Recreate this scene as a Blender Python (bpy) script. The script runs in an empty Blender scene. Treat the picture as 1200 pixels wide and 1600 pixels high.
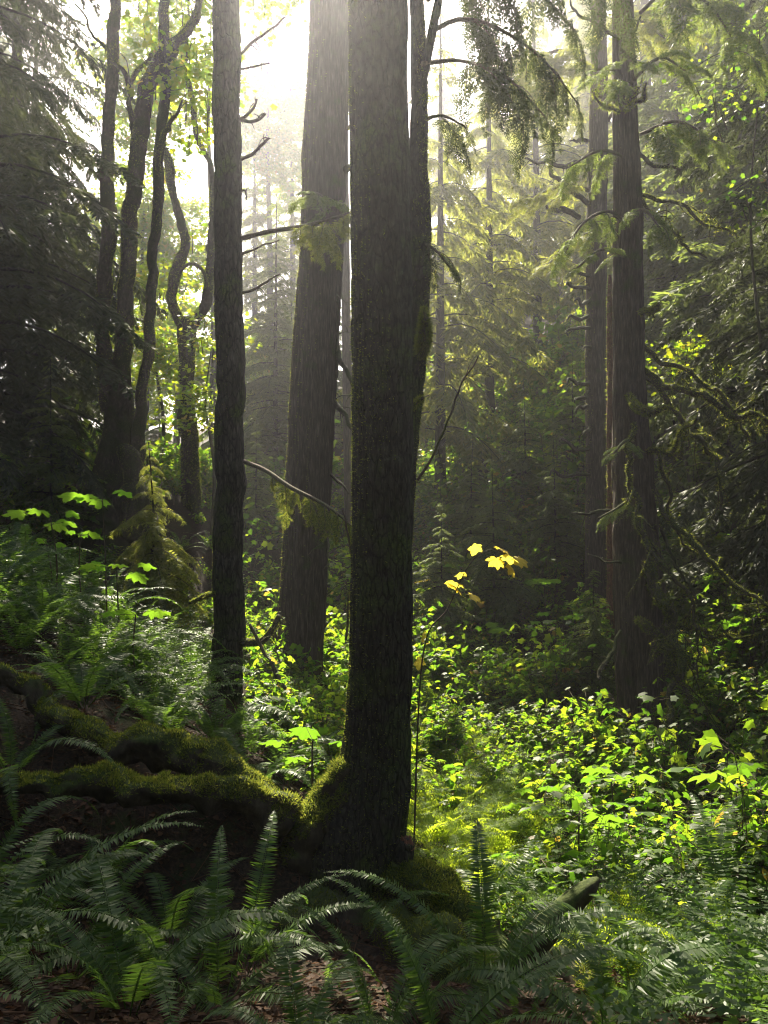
import bpy, math, random
import numpy as np
from math import radians, sin, cos, pi

# ------------------------------------------------------------------ camera, sky, sun, exposure
scene = bpy.context.scene
C = scene.collection
FPX = 1295.0                                   # focal length in photograph pixels (1200 x 1600)
cam_d = bpy.data.cameras.new('camera')
cam_d.sensor_fit = 'VERTICAL'; cam_d.sensor_height = 24.0; cam_d.lens = 24.0*FPX/1600.0
cam_d.clip_start = 0.05; cam_d.clip_end = 1000
cam = bpy.data.objects.new('camera', cam_d); C.objects.link(cam)
cam.location = (0, 0, 0); cam.rotation_euler = (radians(90), 0, 0)
scene.camera = cam

SUN_EL, SUN_AZ = radians(43.0), radians(-9.5)  # azimuth from +Y towards +X
world = bpy.data.worlds.new('World'); scene.world = world; world.use_nodes = True
wn = world.node_tree; wn.nodes.clear()
sky = wn.nodes.new('ShaderNodeTexSky'); sky.sky_type = 'NISHITA'; sky.sun_disc = False
sky.sun_elevation = SUN_EL; sky.sun_rotation = SUN_AZ
sky.air_density = 1.0; sky.dust_density = 4.0; sky.ozone_density = 1.0
bgn = wn.nodes.new('ShaderNodeBackground'); bgn.inputs[1].default_value = 0.075
wo = wn.nodes.new('ShaderNodeOutputWorld')
wn.links.new(sky.outputs[0], bgn.inputs[0]); wn.links.new(bgn.outputs[0], wo.inputs[0])

sun_d = bpy.data.lights.new('sun', 'SUN'); sun_d.energy = 5.0; sun_d.angle = radians(0.5); sun_d.color = (1.0, 0.90, 0.70)
sun = bpy.data.objects.new('sun', sun_d); C.objects.link(sun)
sun.location = (-8, 40, 50)
sun.rotation_euler = (radians(90)-SUN_EL, 0, pi - SUN_AZ)

scene.view_settings.view_transform = 'Standard'; scene.view_settings.look = 'None'
scene.view_settings.exposure = 2.1; scene.view_settings.gamma = 1.0
cy = scene.cycles
cy.use_denoising = True; cy.filter_width = 1.1
try: cy.denoiser = 'OPENIMAGEDENOISE'
except Exception: pass
cy.max_bounces = 7; cy.diffuse_bounces = 3; cy.glossy_bounces = 2; cy.transmission_bounces = 4; cy.volume_bounces = 0
cy.use_adaptive_sampling = True; cy.adaptive_threshold = 0.006
cy.sample_clamp_indirect = 6.0
cy.caustics_reflective = False; cy.caustics_refractive = False

HAZE_DENSITY = 0.0022

# ------------------------------------------------------------------ small helpers
RNG = np.random.default_rng(11)
def P(px, py, d): return np.array([(px-600.0)/FPX*d, d, (800.0-py)/FPX*d])
def nz(v): return v/np.maximum(np.linalg.norm(v, axis=-1, keepdims=True), 1e-9)

def _hash(ix, iy, iz, seed):
    h = (ix.astype(np.int64)*374761393 + iy.astype(np.int64)*668265263 + iz.astype(np.int64)*2147483647 + seed*974711) & 0xffffffff
    h = ((h ^ (h >> 13))*1274126177) & 0xffffffff
    h = ((h ^ (h >> 16))*2246822519) & 0xffffffff
    return (h & 0xffffff)/float(0xffffff)
def vnoise(p, seed=0):
    p = np.asarray(p, float); i = np.floor(p).astype(np.int64); f = p-i; f = f*f*(3-2*f)
    r = 0
    for dx in (0, 1):
        wx = f[..., 0] if dx else 1-f[..., 0]
        for dy in (0, 1):
            wy = f[..., 1] if dy else 1-f[..., 1]
            for dz in (0, 1):
                wz = f[..., 2] if dz else 1-f[..., 2]
                r = r + wx*wy*wz*_hash(i[..., 0]+dx, i[..., 1]+dy, i[..., 2]+dz, seed)
    return r*2-1
def fbm(p, seed=0, oct=3):
    p = np.asarray(p, float); a, r = 0.5, 0
    for k in range(oct):
        r = r + a*vnoise(p*(2.0**k), seed+k*17); a *= 0.5
    return r

def mesh_np(name, V, Q=None, T=None, smooth=False):
    V = np.asarray(V, np.float32).reshape(-1, 3)
    Q = np.zeros((0, 4), np.int32) if Q is None else np.asarray(Q, np.int32).reshape(-1, 4)
    T = np.zeros((0, 3), np.int32) if T is None else np.asarray(T, np.int32).reshape(-1, 3)
    me = bpy.data.meshes.new(name)
    me.vertices.add(len(V)); me.vertices.foreach_set('co', V.ravel())
    nl = Q.size+T.size
    me.loops.add(nl); me.loops.foreach_set('vertex_index', np.concatenate([Q.ravel(), T.ravel()]).astype(np.int32))
    tot = np.concatenate([np.full(len(Q), 4), np.full(len(T), 3)]).astype(np.int32)
    st = np.concatenate([[0], np.cumsum(tot)[:-1]]).astype(np.int32) if len(tot) else np.zeros(0, np.int32)
    me.polygons.add(len(tot)); me.polygons.foreach_set('loop_start', st); me.polygons.foreach_set('loop_total', tot)
    if smooth: me.polygons.foreach_set('use_smooth', np.ones(len(tot), bool))
    me.update(calc_edges=True); me.validate()
    return me

class Geo:                                      # collects vertices and faces for ONE mesh
    def __init__(s): s.V, s.Q, s.T, s.n = [], [], [], 0
    def add(s, V, Q=None, T=None):
        V = np.asarray(V, float).reshape(-1, 3); s.V.append(V)
        if Q is not None and len(Q): s.Q.append(np.asarray(Q, np.int64)+s.n)
        if T is not None and len(T): s.T.append(np.asarray(T, np.int64)+s.n)
        s.n += len(V)
    def quads(s, K):                            # (n,4,3) loose quads
        K = np.asarray(K, float).reshape(-1, 4, 3)
        s.add(K.reshape(-1, 3), np.arange(len(K)*4).reshape(-1, 4))
    def tris(s, K):
        K = np.asarray(K, float).reshape(-1, 3, 3)
        s.add(K.reshape(-1, 3), None, np.arange(len(K)*3).reshape(-1, 3))
    def arrays(s):
        V = np.concatenate(s.V) if s.V else np.zeros((0, 3))
        return V, (np.concatenate(s.Q) if s.Q else None), (np.concatenate(s.T) if s.T else None)
    def mesh(s, name, base=(0, 0, 0), smooth=False):
        V, Q, T = s.arrays()
        return mesh_np(name, V-np.asarray(base), Q, T, smooth)

def crown_mesh(name, leaf, wood, lm, wm, base=(0, 0, 0)):
    """leaves and the twigs that carry them in one mesh, two materials"""
    V, Q, T = leaf.arrays(); W, Q2, T2 = wood.arrays(); z4 = np.zeros((0, 4), int); z3 = np.zeros((0, 3), int)
    Q = z4 if Q is None else Q; T = z3 if T is None else T; Q2 = z4 if Q2 is None else Q2; T2 = z3 if T2 is None else T2; n = len(V)
    me = mesh_np(name, np.concatenate([V, W])-np.asarray(base), np.concatenate([Q, Q2+n]), np.concatenate([T, T2+n]))
    me.materials.append(M[lm]); me.materials.append(M[wm])
    me.polygons.foreach_set('material_index', np.concatenate([np.zeros(len(Q), np.int32), np.ones(len(Q2), np.int32), np.zeros(len(T), np.int32), np.ones(len(T2), np.int32)]))
    return me
def link(name, me, mat, parent=None, loc=None):
    if mat and not me.materials: me.materials.append(mat)
    o = bpy.data.objects.new(name, me); C.objects.link(o)
    if parent is not None: o.parent = parent
    if loc is not None: o.location = loc
    return o
def tag(o, label=None, cat=None, group=None, kind=None):
    if label: o['label'] = label
    if cat: o['category'] = cat
    if group: o['group'] = group
    if kind: o['kind'] = kind
    return o
def empty(name, loc, label=None, cat=None, group=None):
    o = bpy.data.objects.new(name, None); C.objects.link(o); o.location = tuple(loc); o.empty_display_size = 0.2
    return tag(o, label, cat, group)
def copy_tree(o, parent=None):
    c = o.copy(); C.objects.link(c)
    if parent is not None: c.parent = parent
    for ch in list(o.children): copy_tree(ch, c)
    return c

# ------------------------------------------------------------------ materials
def ramp(nt, fac, stops):
    r = nt.nodes.new('ShaderNodeValToRGB'); e = r.color_ramp.elements
    while len(e) < len(stops): e.new(0.5)
    for k, (p, c) in enumerate(stops): e[k].position = p; e[k].color = (*c, 1)
    nt.links.new(fac, r.inputs[0]); return r.outputs[0]
def noise_n(nt, vec, scale, detail=4, rough=0.6):
    n = nt.nodes.new('ShaderNodeTexNoise'); n.inputs['Scale'].default_value = scale
    n.inputs['Detail'].default_value = detail; n.inputs['Roughness'].default_value = rough
    nt.links.new(vec, n.inputs['Vector']); return n
def mapping(nt, scale=(1, 1, 1)):
    tc = nt.nodes.new('ShaderNodeTexCoord'); m = nt.nodes.new('ShaderNodeMapping')
    m.inputs['Scale'].default_value = scale; nt.links.new(tc.outputs['Object'], m.inputs['Vector']); return m.outputs[0]
def newmat(name):
    m = bpy.data.materials.new(name); m.use_nodes = True; nt = m.node_tree; nt.nodes.clear()
    out = nt.nodes.new('ShaderNodeOutputMaterial'); return m, nt, out

def leaf_mat(name, cols, trans, rough=0.45, tfac=0.5, spec=0.3, odd=None):
    """leaf: glossy front + light let through; colour differs leaf by leaf"""
    m, nt, out = newmat(name)
    g = nt.nodes.new('ShaderNodeNewGeometry'); rnd = g.outputs['Random Per Island']
    stops = [(k/(len(cols)-1), c) for k, c in enumerate(cols)]
    tst = [(k/(len(trans)-1), c) for k, c in enumerate(trans)]
    if odd:                                     # a few turned leaves
        stops = [(p*0.97, c) for p, c in stops]+[(0.98, odd[0]), (1.0, odd[0])]
        tst = [(p*0.97, c) for p, c in tst]+[(0.98, odd[1]), (1.0, odd[1])]
    c1 = ramp(nt, rnd, stops); c2 = ramp(nt, rnd, tst)
    p = nt.nodes.new('ShaderNodeBsdfPrincipled'); p.inputs['Roughness'].default_value = rough
    p.inputs['Specular IOR Level'].default_value = spec
    t = nt.nodes.new('ShaderNodeBsdfTranslucent'); mx = nt.nodes.new('ShaderNodeMixShader'); mx.inputs[0].default_value = tfac
    nt.links.new(c1, p.inputs['Base Color']); nt.links.new(c2, t.inputs['Color'])
    nt.links.new(p.outputs[0], mx.inputs[1]); nt.links.new(t.outputs[0], mx.inputs[2]); nt.links.new(mx.outputs[0], out.inputs[0])
    return m

def bark_mat(name, dark, mid, light, moss=0.35, vstretch=0.16, scale=22, mossc=((0.03, 0.045, 0.010), (0.075, 0.10, 0.02)), bump=0.5, topmoss=0.0, plates=0):
    m, nt, out = newmat(name)
    v = mapping(nt, (1, 1, vstretch)); v0 = mapping(nt, (1, 1, 1))
    n1 = noise_n(nt, v, scale, 7, 0.65); n2 = noise_n(nt, v0, 2.3, 5, 0.6); n3 = noise_n(nt, v0, 60, 3, 0.6)
    c = ramp(nt, n1.outputs['Fac'], [(0.30, dark), (0.52, mid), (0.72, light)])
    mm = nt.nodes.new('ShaderNodeMix'); mm.data_type = 'RGBA'
    mf = n2.outputs['Fac']
    if topmoss:                                 # moss cushions grow on the upper side of the wood
        ge = nt.nodes.new('ShaderNodeNewGeometry'); sx = nt.nodes.new('ShaderNodeSeparateXYZ'); nt.links.new(ge.outputs['Normal'], sx.inputs[0])
        ma = nt.nodes.new('ShaderNodeMath'); ma.operation = 'MULTIPLY_ADD'; ma.inputs[1].default_value = topmoss
        nt.links.new(sx.outputs['Z'], ma.inputs[0]); nt.links.new(mf, ma.inputs[2]); mf = ma.outputs[0]
    f = ramp(nt, mf, [(max(0.0, 0.62-moss*0.5), (0, 0, 0)), (max(0.05, 0.80-moss*0.5), (1, 1, 1))])
    mc = ramp(nt, n3.outputs['Fac'], [(0.35, mossc[0]), (0.65, mossc[1])])
    nt.links.new(f, mm.inputs['Factor']); nt.links.new(c, mm.inputs['A']); nt.links.new(mc, mm.inputs['B'])
    if plates:
        vv = mapping(nt, (1, 1, 0.30)); nw = noise_n(nt, vv, 9, 4, 0.6); vm = nt.nodes.new('ShaderNodeVectorMath'); vm.operation = 'MULTIPLY_ADD'
        vm.inputs[1].default_value = (0.06, 0.06, 0.06); nt.links.new(nw.outputs['Color'], vm.inputs[0]); nt.links.new(vv, vm.inputs[2])
        vo = nt.nodes.new('ShaderNodeTexVoronoi'); vo.feature = 'DISTANCE_TO_EDGE'; vo.inputs['Scale'].default_value = plates; nt.links.new(vm.outputs[0], vo.inputs['Vector'])
        cr_ = ramp(nt, vo.outputs['Distance'], [(0.0, (0.25, 0.25, 0.25)), (0.12, (1, 1, 1))])
        mu = nt.nodes.new('ShaderNodeMix'); mu.data_type = 'RGBA'; mu.blend_type = 'MULTIPLY'; mu.inputs['Factor'].default_value = 0.85
        nt.links.new(mm.outputs['Result'], mu.inputs['A']); nt.links.new(cr_, mu.inputs['B'])
        nl_ = noise_n(nt, v0, 7.0, 6, 0.7); li = nt.nodes.new('ShaderNodeMix'); li.data_type = 'RGBA'; li.inputs['B'].default_value = (0.07, 0.075, 0.055, 1)
        nt.links.new(ramp(nt, nl_.outputs['Fac'], [(0.60, (0, 0, 0)), (0.68, (0.6, 0.6, 0.6))]), li.inputs['Factor']); nt.links.new(mu.outputs['Result'], li.inputs['A']); mm = li
    p = nt.nodes.new('ShaderNodeBsdfPrincipled'); p.inputs['Roughness'].default_value = 0.9; p.inputs['Specular IOR Level'].default_value = 0.2
    nt.links.new(mm.outputs['Result'], p.inputs['Base Color'])
    b = nt.nodes.new('ShaderNodeBump'); b.inputs['Strength'].default_value = bump; b.inputs['Distance'].default_value = 0.03
    if plates:
        ad = nt.nodes.new('ShaderNodeMath'); ad.operation = 'MULTIPLY_ADD'; ad.inputs[1].default_value = 0.6; nt.links.new(cr_, ad.inputs[0]); nt.links.new(n1.outputs['Fac'], ad.inputs[2]); nt.links.new(ad.outputs[0], b.inputs['Height'])
    else: nt.links.new(n1.outputs['Fac'], b.inputs['Height'])
    nt.links.new(b.outputs[0], p.inputs['Normal'])
    nt.links.new(p.outputs[0], out.inputs[0]); return m

M = {}
M['cedar_bark'] = bark_mat('cedar_bark', (0.030, 0.019, 0.013), (0.072, 0.052, 0.040), (0.15, 0.115, 0.09), 0.1, 0.11, 42, bump=0.9)
M['fir_bark'] = bark_mat('fir_bark', (0.018, 0.015, 0.012), (0.05, 0.042, 0.034), (0.11, 0.095, 0.08), 0.25, 0.18, 26, bump=0.8, plates=18)
M['hemlock_bark'] = bark_mat('hemlock_bark', (0.014, 0.012, 0.009), (0.036, 0.031, 0.024), (0.078, 0.068, 0.054), 0.30, 0.30, 34, bump=0.8, plates=24)
M['mossy_bark'] = bark_mat('mossy_bark', (0.03, 0.024, 0.016), (0.065, 0.052, 0.035), (0.12, 0.10, 0.07), 0.35, 0.5, 20, topmoss=0.12, mossc=((0.028, 0.034, 0.010), (0.06, 0.068, 0.02)))
M['root_bark'] = bark_mat('root_bark', (0.022, 0.016, 0.011), (0.05, 0.037, 0.025), (0.09, 0.07, 0.05), 0.05, 0.6, 18, topmoss=0.35, mossc=((0.026, 0.040, 0.008), (0.06, 0.078, 0.016)))
M['twig_wood'] = bark_mat('twig_wood', (0.05, 0.035, 0.025), (0.10, 0.075, 0.05), (0.17, 0.13, 0.09), 0.3, 0.4, 40)
M['rotten_wood'] = bark_mat('rotten_wood', (0.06, 0.025, 0.015), (0.15, 0.065, 0.038), (0.24, 0.12, 0.07), 0.1, 0.3, 40)
M['moss'] = leaf_mat('moss', [(0.025, 0.045, 0.008), (0.055, 0.08, 0.014), (0.09, 0.11, 0.022)], [(0.14, 0.20, 0.02), (0.28, 0.33, 0.04), (0.46, 0.46, 0.07)], 0.8, 0.5, 0.1)
M['sword_fern'] = leaf_mat('sword_fern', [(0.026, 0.055, 0.012), (0.042, 0.080, 0.018), (0.06, 0.095, 0.024)], [(0.10, 0.22, 0.02), (0.17, 0.30, 0.03), (0.22, 0.36, 0.04)], 0.46, 0.44, 0.24)
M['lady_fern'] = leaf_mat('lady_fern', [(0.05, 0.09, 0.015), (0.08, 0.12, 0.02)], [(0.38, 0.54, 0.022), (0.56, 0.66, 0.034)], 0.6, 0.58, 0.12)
M['club_leaf'] = leaf_mat('club_leaf', [(0.04, 0.085, 0.015), (0.07, 0.12, 0.02)], [(0.13, 0.30, 0.016), (0.22, 0.38, 0.022)], 0.45, 0.55, 0.35)
M['berry_leaf'] = leaf_mat('berry_leaf', [(0.035, 0.075, 0.014), (0.055, 0.10, 0.018), (0.08, 0.12, 0.024)], [(0.10, 0.25, 0.014), (0.18, 0.35, 0.017), (0.28, 0.44, 0.02), (0.42, 0.53, 0.028)], 0.50, 0.55, 0.22, ((0.10, 0.07, 0.02), (0.5, 0.36, 0.05)))
M['maple_leaf'] = leaf_mat('maple_leaf', [(0.05, 0.095, 0.014), (0.07, 0.12, 0.02), (0.10, 0.13, 0.02)], [(0.24, 0.42, 0.010), (0.35, 0.50, 0.012), (0.50, 0.52, 0.018)], 0.5, 0.6, 0.3, ((0.12, 0.08, 0.02), (0.62, 0.45, 0.06)))
M['yellow_leaf'] = leaf_mat('yellow_leaf', [(0.16, 0.13, 0.02), (0.24, 0.19, 0.03)], [(0.70, 0.55, 0.05), (0.8, 0.7, 0.08)], 0.5, 0.6, 0.3)
M['needles'] = leaf_mat('needles', [(0.03, 0.058, 0.018), (0.05, 0.082, 0.025), (0.07, 0.10, 0.03)], [(0.18, 0.27, 0.04), (0.28, 0.37, 0.06), (0.38, 0.45, 0.08)], 0.6, 0.42, 0.22)
M['shaded_needles'] = leaf_mat('shaded_needles', [(0.020, 0.034, 0.014), (0.035, 0.05, 0.02)], [(0.08, 0.11, 0.025), (0.13, 0.16, 0.04)], 0.6, 0.35, 0.2)  # darker copy of the needles, silhouette shade put into the colour
M['cedar_spray'] = leaf_mat('cedar_spray', [(0.04, 0.065, 0.016), (0.065, 0.09, 0.02), (0.09, 0.11, 0.028)], [(0.28, 0.34, 0.04), (0.42, 0.46, 0.06), (0.55, 0.55, 0.08)], 0.6, 0.5, 0.2)
M['litter'] = leaf_mat('litter', [(0.025, 0.012, 0.007), (0.05, 0.024, 0.012), (0.085, 0.045, 0.022)], [(0.10, 0.04, 0.015), (0.15, 0.07, 0.03)], 0.7, 0.2, 0.15)

m, nt, out = newmat('forest_soil')
v0 = mapping(nt); a = noise_n(nt, v0, 3.0, 8, 0.7); b_ = noise_n(nt, v0, 38, 5, 0.65)
c = ramp(nt, b_.outputs['Fac'], [(0.35, (0.012, 0.009, 0.006)), (0.55, (0.035, 0.022, 0.013)), (0.72, (0.075, 0.042, 0.022))])
mm = nt.nodes.new('ShaderNodeMix'); mm.data_type = 'RGBA'
nt.links.new(ramp(nt, a.outputs['Fac'], [(0.52, (0, 0, 0)), (0.66, (1, 1, 1))]), mm.inputs['Factor'])
nt.links.new(c, mm.inputs['A']); mm.inputs['B'].default_value = (0.03, 0.042, 0.012, 1)
p = nt.nodes.new('ShaderNodeBsdfPrincipled'); p.inputs['Roughness'].default_value = 0.92; p.inputs['Specular IOR Level'].default_value = 0.2
nt.links.new(mm.outputs['Result'], p.inputs['Base Color'])
bb = nt.nodes.new('ShaderNodeBump'); bb.inputs['Strength'].default_value = 0.8; bb.inputs['Distance'].default_value = 0.05
nt.links.new(b_.outputs['Fac'], bb.inputs['Height']); nt.links.new(bb.outputs[0], p.inputs['Normal']); nt.links.new(p.outputs[0], out.inputs[0])
M['soil'] = m

# ------------------------------------------------------------------ ground: a height field through points read off the photograph
GP = [  # px, py, depth
 (100, 1640, 3.3), (600, 1660, 3.3), (1100, 1640, 3.3), (-300, 1500, 3.3), (1600, 1640, 3.3),
 (60, 1490, 4.5), (330, 1510, 4.6), (620, 1540, 4.6), (900, 1570, 4.5), (1150, 1560, 4.5), (1500, 1540, 4.5),
 (0, 1400, 5.1), (250, 1410, 5.35), (430, 1440, 5.4), (590, 1450, 5.6), (720, 1450, 5.7),
 (-100, 1120, 6.2), (60, 1170, 6.2), (250, 1205, 6.2), (400, 1258, 6.2), (100, 1262, 5.75), (250, 1272, 5.75), (400, 1292, 5.8),
 (520, 1350, 6.8), (640, 1370, 6.6),
 (850, 1430, 6.6), (1150, 1420, 6.6), (1500, 1400, 6.6),
 (50, 1000, 8), (250, 1130, 8), (400, 1180, 8), (520, 1230, 8.5), (720, 1290, 8.6), (900, 1310, 9), (1180, 1320, 9), (1500, 1290, 9),
 (-200, 850, 11), (0, 885, 11), (200, 985, 11.3), (355, 1085, 10.8), (470, 1100, 13), (300, 1010, 13),
 (720, 1160, 12), (1000, 1140, 12), (1200, 1120, 12), (1600, 1060, 12),
 (-300, 740, 16), (0, 800, 16), (170, 860, 16), (380, 985, 17), (560, 1030, 16), (750, 1070, 15.5), (1000, 1050, 15.5), (1250, 1000, 15.5),
 (300, 790, 20), (450, 900, 20), (620, 930, 20), (830, 915, 20), (1000, 885, 20), (1250, 830, 20), (1700, 760, 20),
 (-300, 640, 25), (100, 730, 25), (430, 790, 27), (640, 770, 27), (850, 730, 25.5), (1050, 700, 25.5), (1300, 620, 25.5),
 (400, 700, 36), (600, 660, 36), (760, 600, 36), (900, 550, 36), (1050, 490, 36), (1300, 400, 36), (150, 740, 36), (-200, 560, 36),
]
gp = np.array([P(*q) for q in GP])
far = np.array([(0, 0, -1.62), (-2, 0, -1.35), (2, 0, -1.75), (-1, 2, -1.72), (1, 2, -1.85), (-6, 2, -0.6), (6, 2, -2.4), (-6, -6, -0.5), (6, -6, -2.0), (0, -8, -1.2),
 (-25, 10, 3.5), (25, 10, -1.0), (-25, -20, 3), (25, -20, -2), (-60, 40, 16), (60, 40, 20), (0, 70, 13), (-30, 70, 6), (-15, 58, 3.5), (35, 70, 30),
 (-130, 130, 25), (0, 130, 12), (130, 130, 40), (130, 0, 16), (-130, 0, 24), (-130, -130, 15), (0, -130, 0), (130, -130, 6), (0, -50, -1)], float)
cp = np.concatenate([gp, far])
def _tps(r): return np.where(r > 1e-9, r*r*np.log(np.maximum(r, 1e-9)), 0)
_n = len(cp); _A = np.zeros((_n+3, _n+3)); _r = np.linalg.norm(cp[:, None, :2]-cp[None, :, :2], axis=2)
_A[:_n, :_n] = _tps(_r)+np.eye(_n)*0.15; _A[:_n, _n] = 1; _A[:_n, _n+1:] = cp[:, :2]; _A[_n:, :_n] = _A[:_n, _n:].T
_w = np.linalg.solve(_A, np.concatenate([cp[:, 2], [0, 0, 0]]))
def gz(x, y):
    x = np.atleast_1d(np.asarray(x, float)); y = np.atleast_1d(np.asarray(y, float)); sh = x.shape
    q = np.stack([x.ravel(), y.ravel()], 1); z = np.empty(len(q))
    for k in range(0, len(q), 20000):
        s = q[k:k+20000]; r = np.linalg.norm(s[:, None]-cp[None, :, :2], axis=2)
        z[k:k+20000] = _tps(r)@_w[:_n]+_w[_n]+s@_w[_n+1:]
    p3 = np.stack([q[:, 0], q[:, 1], np.zeros(len(q))], 1)
    z = z+0.16*fbm(p3*0.9, 5, 3)+0.07*fbm(p3*3.7, 9, 3)
    return z.reshape(sh)
def gz1(x, y): return float(gz([x], [y])[0])
def on_ground(px, d, lift=0.0):
    x = (px-600)/FPX*d
    return np.array([x, d, gz1(x, d)+lift])

def graded(lo, mid0, mid1, hi, nf, nc):
    a = mid0-(mid0-lo)*(np.linspace(1, 0, nc, endpoint=False)**2.2)
    b = np.linspace(mid0, mid1, nf, endpoint=False); c = mid1+(hi-mid1)*(np.linspace(0, 1, nc)**2.2)
    return np.concatenate([a, b, c])
gx = graded(-130, -7, 8, 130, 190, 45); gy = graded(-130, 1.5, 22, 130, 230, 45)
X, Y = np.meshgrid(gx, gy); Z = gz(X, Y)
nx, ny = len(gx), len(gy); idx = np.arange(nx*ny).reshape(ny, nx)
quad = np.stack([idx[:-1, :-1], idx[:-1, 1:], idx[1:, 1:], idx[1:, :-1]], -1).reshape(-1, 4)
g = link('ground', mesh_np('ground', np.stack([X, Y, Z], -1).reshape(-1, 3), quad, None, True), M['soil'])
tag(g, 'dark forest floor of soil and moss dropping from the path into a gully', 'ground', kind='structure')

# ------------------------------------------------------------------ wood: tubes, moss fuzz
def spline(pts, n):
    """Catmull-Rom through rows of pts (any number of columns), n samples evenly by length"""
    p = np.asarray(pts, float); p = np.concatenate([[2*p[0]-p[1]], p, [2*p[-1]-p[-2]]])
    out = []
    for k in range(1, len(p)-2):
        t = np.linspace(0, 1, 24, endpoint=False)[:, None]
        a, b, c, d = p[k-1], p[k], p[k+1], p[k+2]
        out.append(0.5*(2*b+(c-a)*t+(2*a-5*b+4*c-d)*t*t+(3*b-a-3*c+d)*t**3))
    out.append(p[-2][None]); q = np.concatenate(out)
    s = np.concatenate([[0], np.cumsum(np.linalg.norm(np.diff(q[:, :3], axis=0), axis=1))])
    t = np.linspace(0, s[-1], n)
    return np.stack([np.interp(t, s, q[:, k]) for k in range(q.shape[1])], 1)
def tube(path, nseg=12, step=0.08, lump=0.06, furrow=0.0, kf=9.0, seed=0, tip=True, vs=0.6, cushion=None, kink=0.0):
    """path rows x,y,z,r -> V,Q,T of a closed bark tube"""
    p = np.asarray(path, float)
    L = np.linalg.norm(np.diff(p[:, :3], axis=0), axis=1).sum(); n = int(max(4, min(420, L/step)))
    s = spline(p, n); c, r = s[:, :3], np.maximum(s[:, 3], 0.002)
    if kink:
        dd_ = np.concatenate([[0], np.cumsum(np.linalg.norm(np.diff(c, axis=0), axis=1))]); q_ = np.stack([dd_*2.6, dd_*0+seed, dd_*0], 1)
        c = c+kink*np.stack([fbm(q_, seed+40+k, 3) for k in range(3)], 1)*np.clip(dd_/0.4, 0, 1)[:, None]
    t = nz(np.gradient(c, axis=0)); u = np.zeros_like(c)
    a = np.array([1, 0, 0.]) if abs(t[0][0]) < 0.8 else np.array([0, 1, 0.])
    for k in range(n):
        a = a-t[k]*np.dot(a, t[k]); a = a/np.linalg.norm(a); u[k] = a
    w = np.cross(t, u); th = np.linspace(0, 2*pi, nseg, endpoint=False); ct, sn = np.cos(th), np.sin(th)
    dirs = u[:, None]*ct[None, :, None]+w[:, None]*sn[None, :, None]
    d = np.concatenate([[0], np.cumsum(np.linalg.norm(np.diff(c, axis=0), axis=1))])
    R0 = max(r.mean(), 0.01)
    q = np.stack([np.broadcast_to(ct*1.3, (n, nseg)), np.broadcast_to(sn*1.3, (n, nseg)), np.broadcast_to((d/R0*0.35)[:, None], (n, nseg))], -1)
    mult = 1+lump*2*fbm(q+seed*3.1, seed, 3)
    if furrow:
        q2 = np.stack([np.broadcast_to(ct*kf*0.5, (n, nseg)), np.broadcast_to(sn*kf*0.5, (n, nseg)), np.broadcast_to((d*vs)[:, None], (n, nseg))], -1)
        q2 = q2+0.35*fbm(q*3, seed+5, 2)[..., None]
        mult = mult+furrow*(1-2.6*np.abs(fbm(q2, seed+3, 3)))
    V = c[:, None]+dirs*(r[:, None]*mult)[..., None]
    if cushion: V = V+dirs*(cushion[0]*np.maximum(-0.25, fbm(V*cushion[1], seed+9, 3)))[..., None]
    V = V.reshape(-1, 3); i = np.arange(n*nseg).reshape(n, nseg); j = np.roll(i, -1, axis=1)
    Q = np.stack([i[:-1], j[:-1], j[1:], i[1:]], -1).reshape(-1, 4)
    V = np.concatenate([V, c[:1]-t[:1]*r[0]*0.2, c[-1:]+t[-1:]*r[-1]*0.6]); a0, a1 = n*nseg, n*nseg+1
    T = np.concatenate([np.stack([np.full(nseg, a0), j[0], i[0]], 1), np.stack([np.full(nseg, a1), i[-1], j[-1]], 1)])
    return V, Q, T
def fuzz(V, Q, n, ln=(0.012, 0.03), w=0.004, mask=None, hang=0.0, up=0.2, seed=0, rand=0.6):
    """moss: n little blades standing on the faces Q of V; mask(points, normals) -> keep probability"""
    rng = np.random.default_rng(seed+100)
    a, b, c, d = V[Q[:, 0]], V[Q[:, 1]], V[Q[:, 2]], V[Q[:, 3]]
    nn = np.cross(c-a, d-b); area = np.linalg.norm(nn, axis=1); nn = nz(nn)
    f = rng.choice(len(Q), n, p=area/area.sum()); s, t = rng.random((2, n, 1))
    p = (a[f]*(1-s)+b[f]*s)*(1-t)+(d[f]*(1-s)+c[f]*s)*t; nr = nn[f]
    if mask is not None:
        k = rng.random(n) < mask(p, nr); p, nr = p[k], nr[k]
    n = len(p)
    L = rng.uniform(ln[0], ln[1], (n, 1)); dr = nz(nr+rand*rng.normal(size=(n, 3))+np.array([0, 0, up-hang]))
    sd = nz(np.cross(dr, rng.normal(size=(n, 3))))*w*rng.uniform(0.6, 1.4, (n, 1))
    return np.stack([p-sd-nr*0.003, p+sd-nr*0.003, p+dr*L], 1)
def pxpath(rows):
    """px,py,depth,width_px rows -> x,y,z,r"""
    return np.array([[*P(a, b, d), 0.5*w/FPX*d] for a, b, d, w in rows])
def moss_mask(scale=1.6, thr=0.0, seed=1, top=0.0, side=None):
    def f(p, n):
        v = fbm(p*scale, seed, 3)*1.6-thr
        if top: v = v+top*n[:, 2]
        if side is not None: v = v+n@np.asarray(side, float)
        return np.clip(v*3, 0, 1)
    return f

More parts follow.
